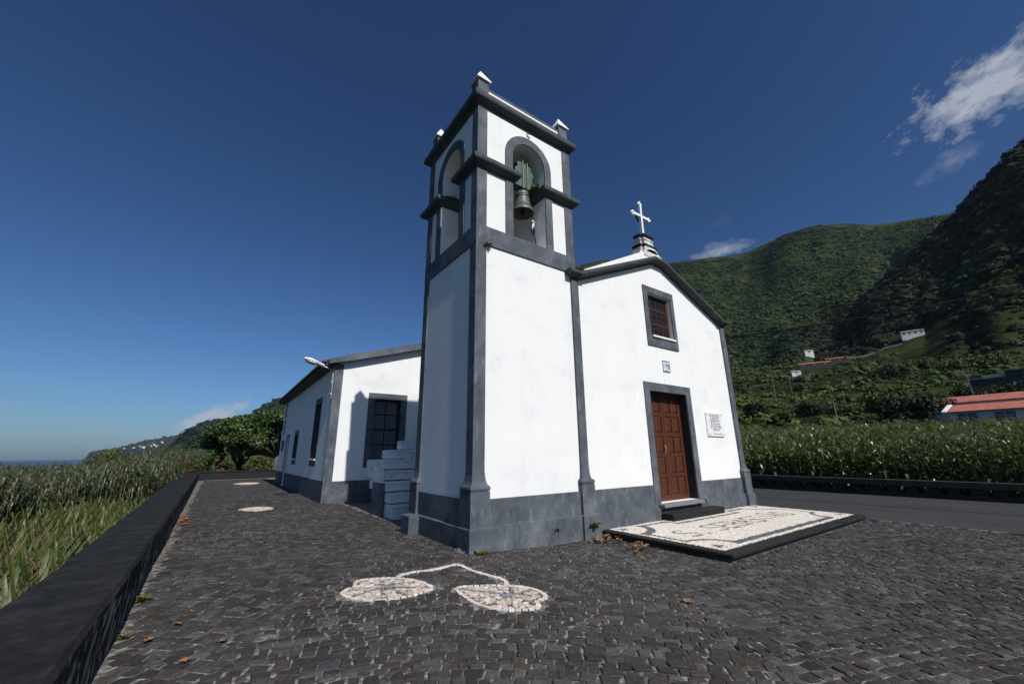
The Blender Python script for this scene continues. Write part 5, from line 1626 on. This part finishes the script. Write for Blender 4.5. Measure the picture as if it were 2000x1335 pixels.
forest('headland_scrub', 9000, -10.0, -3.0, 3300, 5200, 12, 'dark scrub covering the far headland behind the village', ([3300, 5200], [9, 12]), lambda az, rr, x, y, z, r: (r.random(len(az)) < .8) & (z > 2), 4, -.05)
forest('coastal_hill_forest', 9000, -4.8, 12, 500, 1900, 14, 'dark forest on the hill behind the terrace tree', ([500, 1900], [6, 9]), None, 3, -.05)

# larger single trees and bushes on the lower slope
BT = [(80.0, 104, 5.4, 6.0, 'bush_dark', 'large dark broad tree beyond the maize, left of the red-roofed house'), (81.9, 108, 3.6, 6.0, 'bush_dark', 'tall dark tree right against the red-roofed house'),
      (77.9, 120, 4.2, 4.6, 'bush_mid', 'brownish olive tree left of the large dark tree'), (74.8, 112, 3.6, 4.2, 'bush_mid', 'rounded olive tree above the maize near the pale pole'),
      (72.0, 118, 3.0, 3.4, 'bush_dark', 'dark bush above the maize, left of the pale pole'), (69.0, 110, 2.8, 3.2, 'bush_mid', 'olive bush above the maize nearest the church'),
      (66.9, 122, 3.4, 4.0, 'bush_dark', 'dark bush just right of the church corner above the maize'), (84.2, 205, 7.0, 6.2, 'bush_mid', 'wide yellow-green bush below the long white house'),
      (86.4, 215, 6.5, 6.0, 'bush_mid', 'yellow-green bush on the upper slope right of the long white house'), (82.0, 235, 6.0, 5.4, 'bush_mid', 'olive bush directly under the long white house'),
      (79.4, 190, 5.0, 4.6, 'bush_dark', 'dark bush in the middle of the terraces'), (84.6, 128, 3.2, 3.8, 'bush_dark', 'dark bush above the red roof ridge'), (87.6, 124, 4.2, 4.6, 'bush_dark', 'dark bush under the dark stone building'), (85.6, 129, 3.4, 3.6, 'bush_mid', 'olive bush at the left foot of the dark stone building')]
for i, (az, r, R0, h, mt, lb) in enumerate(BT):
    shrub('hillside_bush', at(az, r), R0, h, 1500, .055 * R0 + .10, mt, lb, 70 + i, cat='bush', ncl=16, spread=.8)

# ------------------------------------------------------------------ houses on the slope
def local_frame(c, heading):
    """heading: bearing (deg) the long front faces"""
    a = rad(heading)
    n = Vector((math.sin(a), math.cos(a), 0)); e = Vector((-n.y, n.x, 0))
    return lambda u, v, z: Vector(c) + e * u + n * v + Vector((0, 0, z))
def hexa(mb, T, u0, u1, v0, v1, z0, z1):
    P8 = [T(u0, v0, z0), T(u1, v0, z0), T(u1, v1, z0), T(u0, v1, z0), T(u0, v0, z1), T(u1, v0, z1), T(u1, v1, z1), T(u0, v1, z1)]
    mb.add(P8, [(0, 3, 2, 1), (4, 5, 6, 7), (0, 1, 5, 4), (1, 2, 6, 5), (2, 3, 7, 6), (3, 0, 4, 7)])
def house(name, c, heading, Lh, Wh, H, roof_h, wallm, roofm, label, nwin=0, winw=1.0, winh=1.1, over=.35, white_verge=False, hip=False):
    root = empty(name, c, label=label, cat='house')
    T = local_frame(c, heading)
    w = MB()
    hexa(w, T, -Lh / 2, Lh / 2, -Wh / 2, Wh / 2, -2.5, H)
    w.add([T(-Lh / 2, -Wh / 2, H), T(-Lh / 2, Wh / 2, H), T(-Lh / 2, 0, H + roof_h * .96), T(Lh / 2, -Wh / 2, H), T(Lh / 2, Wh / 2, H), T(Lh / 2, 0, H + roof_h * .96)], [(0, 1, 2), (3, 5, 4)])
    w.build('wall', wallm, root)
    r = MB()
    for s in (1, -1):
        a = [T(-Lh / 2 - over, s * (Wh / 2 + over), H - .12), T(Lh / 2 + over, s * (Wh / 2 + over), H - .12), T(Lh / 2 + over, 0, H + roof_h), T(-Lh / 2 - over, 0, H + roof_h)]
        up = Vector((0, 0, .16))
        r.add(a + [q + up for q in a], [(0, 1, 2, 3), (7, 6, 5, 4), (0, 4, 5, 1), (1, 5, 6, 2), (2, 6, 7, 3), (3, 7, 4, 0)])
    ro = r.build('roof', roofm, root)
    if white_verge:
        for u in (-Lh / 2 - over, Lh / 2 + over):
            v = MB()
            for s in (1, -1):
                a = [T(u - .25, s * (Wh / 2 + over + .1), H - .10), T(u + .25, s * (Wh / 2 + over + .1), H - .10), T(u + .25, 0, H + roof_h + .1), T(u - .25, 0, H + roof_h + .1)]
                up = Vector((0, 0, .22))
                v.add(a + [q + up for q in a], [(0, 1, 2, 3), (7, 6, 5, 4), (0, 4, 5, 1), (1, 5, 6, 2), (2, 6, 7, 3), (3, 7, 4, 0)])
            v.build('verge', M['white'], ro)
    for i in range(nwin):
        u = -Lh / 2 + Lh * (i + .5) / nwin
        f = MB(); fw = winw / 2 + .12
        z0 = H - .45 - winh
        hexa(f, T, u - fw, u + fw, Wh / 2 - .02, Wh / 2 + .05, z0 - .12, z0 + winh + .12)
        fo = f.build('window', M['gray_dark'], root)
        p = MB(); hexa(p, T, u - winw / 2, u + winw / 2, Wh / 2 + .05, Wh / 2 + .06, z0, z0 + winh); p.build('pane', M['glass'], fo)
        b_ = MB()
        for k in range(1, 4): hexa(b_, T, u - winw / 2, u + winw / 2, Wh / 2 + .061, Wh / 2 + .075, z0 + winh * k / 4 - .03, z0 + winh * k / 4 + .03)
        hexa(b_, T, u - .03, u + .03, Wh / 2 + .061, Wh / 2 + .077, z0, z0 + winh)
        b_.build('glazing_bar', M['housewall'], fo)
    return root
def c_between(az, r): return at(az, r)
# long red-roofed house at the right edge: its front faces the sea
hc = at(86.6, 99); 
hc = Vector((92.5, -4.6, 3.25))
house('red_roof_house', hc, 274, 19.0, 8.0, 4.0, 1.15, M['housewall'], M['redtile'], 'long white house with red tiled roof and black windows above the maize', 5, 1.7, 1.7, .4, True)
house('red_roof_house', Vector((104, -1.5, 6.3)), 274, 22.0, 7.0, 3.2, 1.2, M['housewall'], M['redtile'], 'red roof with tall chimney showing just behind the long red-roofed house', 0)
house('shed', at(85.6, 117, -.3), 262, 4.6, 4, 2.2, .5, M['tarp'], M['tarp'], 'small shed under a blue-grey sheet behind the red roofs', 0)
house('long_white_house', at(81.8, 333, .6), 255, 10.0, 4.4, 2.5, .8, M['hazy_wall'], M['village_roof'], 'long narrow white house with four windows high on the slope', 4, .9, 1.0, .2)
house('small_white_house', at(72.9, 362, .6), 236, 5.4, 4.4, 3.0, 1.0, M['hazy_wall'], M['village_roof'], 'small white house alone above the red roofs on the slope', 1, .9, 1.0, .2)
house('red_roof_cottage', at(73.2, 290, .5), 247, 15.0, 5, 2.2, .8, M['old_wall'], M['redtile'], 'low cottage with long thin red roof on the middle slope', 3, .8, .8, .2)
house('red_roof_cottage', at(75.1, 315, .8), 247, 9.0, 5, 2.4, .8, M['old_wall'], M['redtile'], 'shorter red-roofed cottage to the right of the long one', 2, .8, .8, .2)
house('small_white_house', at(71.3, 270, .2), 236, 4.4, 3.6, 2.0, .7, M['hazy_wall'], M['old_top'], 'tiny grey-white hut left of the red-roofed cottages', 1, .6, .6, .15)
rc = at(86.9, 140, 1.2)
ruin = empty('stone_building', rc, label='dark unplastered stone building with flat pale concrete top above the red roofs', cat='building')
T = local_frame(rc, 268)
w = MB(); hexa(w, T, -5.5, 0.2, -4, 4, -4, 2.4); hexa(w, T, 0.2, 9, -4.2, 4.2, -4, 3.7); w.build('wall', M['old_wall'], ruin)
w = MB(); hexa(w, T, -5.7, 0.2, -4.2, 4.25, 2.4, 2.6); hexa(w, T, 0.0, 9.2, -4.4, 4.45, 3.7, 3.9); hexa(w, T, -3.5, 0.0, -4, -2, 2.6, 3.9); w.build('roof_slab', M['old_top'], ruin)
# field walls along the terraces
for az0, az1, r, lb in ((76.2, 80.9, 328, 'long pale dry-stone terrace wall running left of the long white house'), (75.0, 79.0, 205, 'dark terrace wall across the middle slope'), (70.0, 74.0, 128, 'low dry-stone wall above the maize'), (81.0, 86.0, 176, 'terrace wall below the yellow-green bushes')):
    w = MB()
    azs_ = np.linspace(az0, az1, 14)
    pts = [at(a, r) for a in azs_]
    for p, q in zip(pts, pts[1:]):
        dn = Vector((p.x - CAM.x, p.y - CAM.y, 0)).normalized() * .5
        w.add([p + Vector((0, 0, -2)), q + Vector((0, 0, -2)), q + Vector((0, 0, 1.1)), p + Vector((0, 0, 1.1)), p + dn + Vector((0, 0, -2)), q + dn + Vector((0, 0, -2)), q + dn + Vector((0, 0, 1.1)), p + dn + Vector((0, 0, 1.1))],
              [(0, 1, 2, 3), (3, 2, 6, 7), (5, 4, 7, 6)])
    tag(w.build('terrace_wall', M['old_top'] if r == 328 else M['old_wall']), lb, 'wall')
# poles on the slope
for az, r, h, lb in ((68.9, 150, 8.5, 'pale thin pole standing alone on the slope near the church corner'), (74.2, 104, 4.6, 'pale lamp pole at the edge of the maize field'), (84.6, 122, 6.5, 'slim pole left of the dark stone building'),
                     (75.2, 118, 5.0, 'leaning thin pole beside the rounded olive tree'), (88.3, 100, 6.5, 'thin pole behind the red roof ridge'), (70.6, 165, 6, 'faint thin pole below the tiny hut')):
    b = MB(); p = at(az, r, -1)
    b.tube([p, p + Vector((random.uniform(-.5, .5), 0, h + 1))], [.09, .06], 7); 
    q = p + Vector((0, 0, h + .6)); b.box(q.x - .06, q.x + .06, q.y - .4, q.y + .4, q.z - .06, q.z + .06)
    tag(b.build('utility_pole', M['pole']), lb, 'pole')

# far village on the headland
rv = random.Random(3)
vb = MB(); hexa(vb, local_frame((0, 0, 0), 180), -7, 7, -5, 5, -8, 7); 
vproto = None
for i in range(46):
    az = rv.uniform(-8.8, -4.2) if i < 14 else rv.uniform(-7.4, -4.6)
    r = rv.uniform(3950, 4420)
    z = float(height(az, r))
    if vproto is None:
        o = vb.build('village_house', M['hazy_wall'])
        t = MB(); T = local_frame((0, 0, 0), 180)
        t.add([T(-7.5, -5.5, 7), T(7.5, -5.5, 7), T(7.5, 5.5, 7), T(-7.5, 5.5, 7), T(-7.5, 0, 10), T(7.5, 0, 10)], [(0, 1, 5, 4), (2, 3, 4, 5), (1, 2, 5), (3, 0, 4)])
        t.build('roof', M['village_roof'], o, local=True)
        tag(o, 'tiny white house of the far village on the headland', 'house', 'white houses of the far village')
        vproto = o
    else:
        o = copy_tree(vproto)
    o.location = at(az, r, 7.0); o.rotation_euler = (0, 0, rv.uniform(-.6, .6))
    s = rv.uniform(.45, .95); o.scale = (s * rv.uniform(.8, 1.5), s, s)

# ------------------------------------------------------------------ fallen leaves
def dry_leaf(seed):
    r = random.Random(seed)
    k = MB(); n = 11
    pts = []
    for i in range(n):
        a = 2 * math.pi * i / n
        q = .046 * (1 + .45 * math.cos(5 * a + .3)) * r.uniform(.8, 1.1)
        pts.append((q * math.cos(a) * 1.15, q * math.sin(a), .012 + .035 * abs(math.sin(a * 1.5 + seed)) * (q / .08)))
    k.add([(0, 0, .008)] + pts, [(0, 1 + i, 1 + (i + 1) % n) for i in range(n)])
    k.tube([(0, 0, .01), (-.04, .01, .02), (-.075, .0, .012)], .0022, 4)
    return k
lp = [dry_leaf(i).build('fallen_leaf', M['dry_leaf']) for i in range(4)]
li = 0
def drop_leaf(x, y, z, label, group, sc=1.0):
    global li
    o = lp[li] if li < 4 else lp[li % 4].copy()
    if li >= 4: COL.objects.link(o)
    li += 1
    o.location = (x, y, z); o.rotation_euler = (random.uniform(-.25, .25), random.uniform(-.25, .25), random.uniform(0, 6.28)); o.scale = (sc, sc, sc)
    tag(o, label, 'leaf', group)
random.seed(77)
for (x, y) in ((-4.0, -1.0), (-3.9, -2.01), (-4.2, -1.3), (-3.63, -1.74), (-3.48, 10.08), (1.96, -1.08), (3.75, -3.35), (-2.9, 3.1), (.9, -3.6), (5.9, -4.3)):
    drop_leaf(x, y, float(zg(x, y)) + .004, 'single dry brown leaf lying alone on the dark cobbles', 'single dry leaves on the cobbles', random.uniform(.75, 1.05))
for i in range(34):
    x, y = (random.gauss(2.95, .16), random.gauss(-.42, .14)) if i < 19 else (random.gauss(2.93, .12), random.gauss(-1.28, .11))
    drop_leaf(min(x, 3.2), y, -.125 + random.uniform(0, .07), 'curled dry leaf in the heaps beside the mosaic platform', 'dry leaf heaps by the platform', random.uniform(.75, 1.2))
for i in range(46):
    y = random.choice((random.gauss(7.6, .7), random.gauss(7.2, .5), random.uniform(1.2, 14)))
    x = px_in(y) + abs(random.gauss(.0, .12)) + .06
    drop_leaf(x, y, .006 + random.uniform(0, .03), 'dry orange-brown leaf blown against the foot of the parapet', 'dry leaves along the parapet', random.uniform(.7, 1.2))

# ------------------------------------------------------------------ air: far hills fade to blue
hz = MB(); hz.box(-11900, 11900, -11900, 11900, -120, 640)
m = bpy.data.materials.new('haze_air'); m.use_nodes = True
m.node_tree.nodes.remove(m.node_tree.nodes['Principled BSDF'])
pv = m.node_tree.nodes.new('ShaderNodeVolumePrincipled')
pv.inputs['Color'].default_value = (0.62, 0.78, 1.0, 1)
pv.inputs['Density'].default_value = 0.000034
m.node_tree.links.new(pv.outputs[0], m.node_tree.nodes['Material Output'].inputs['Volume'])
tag(hz.build('haze', m), kind='stuff')
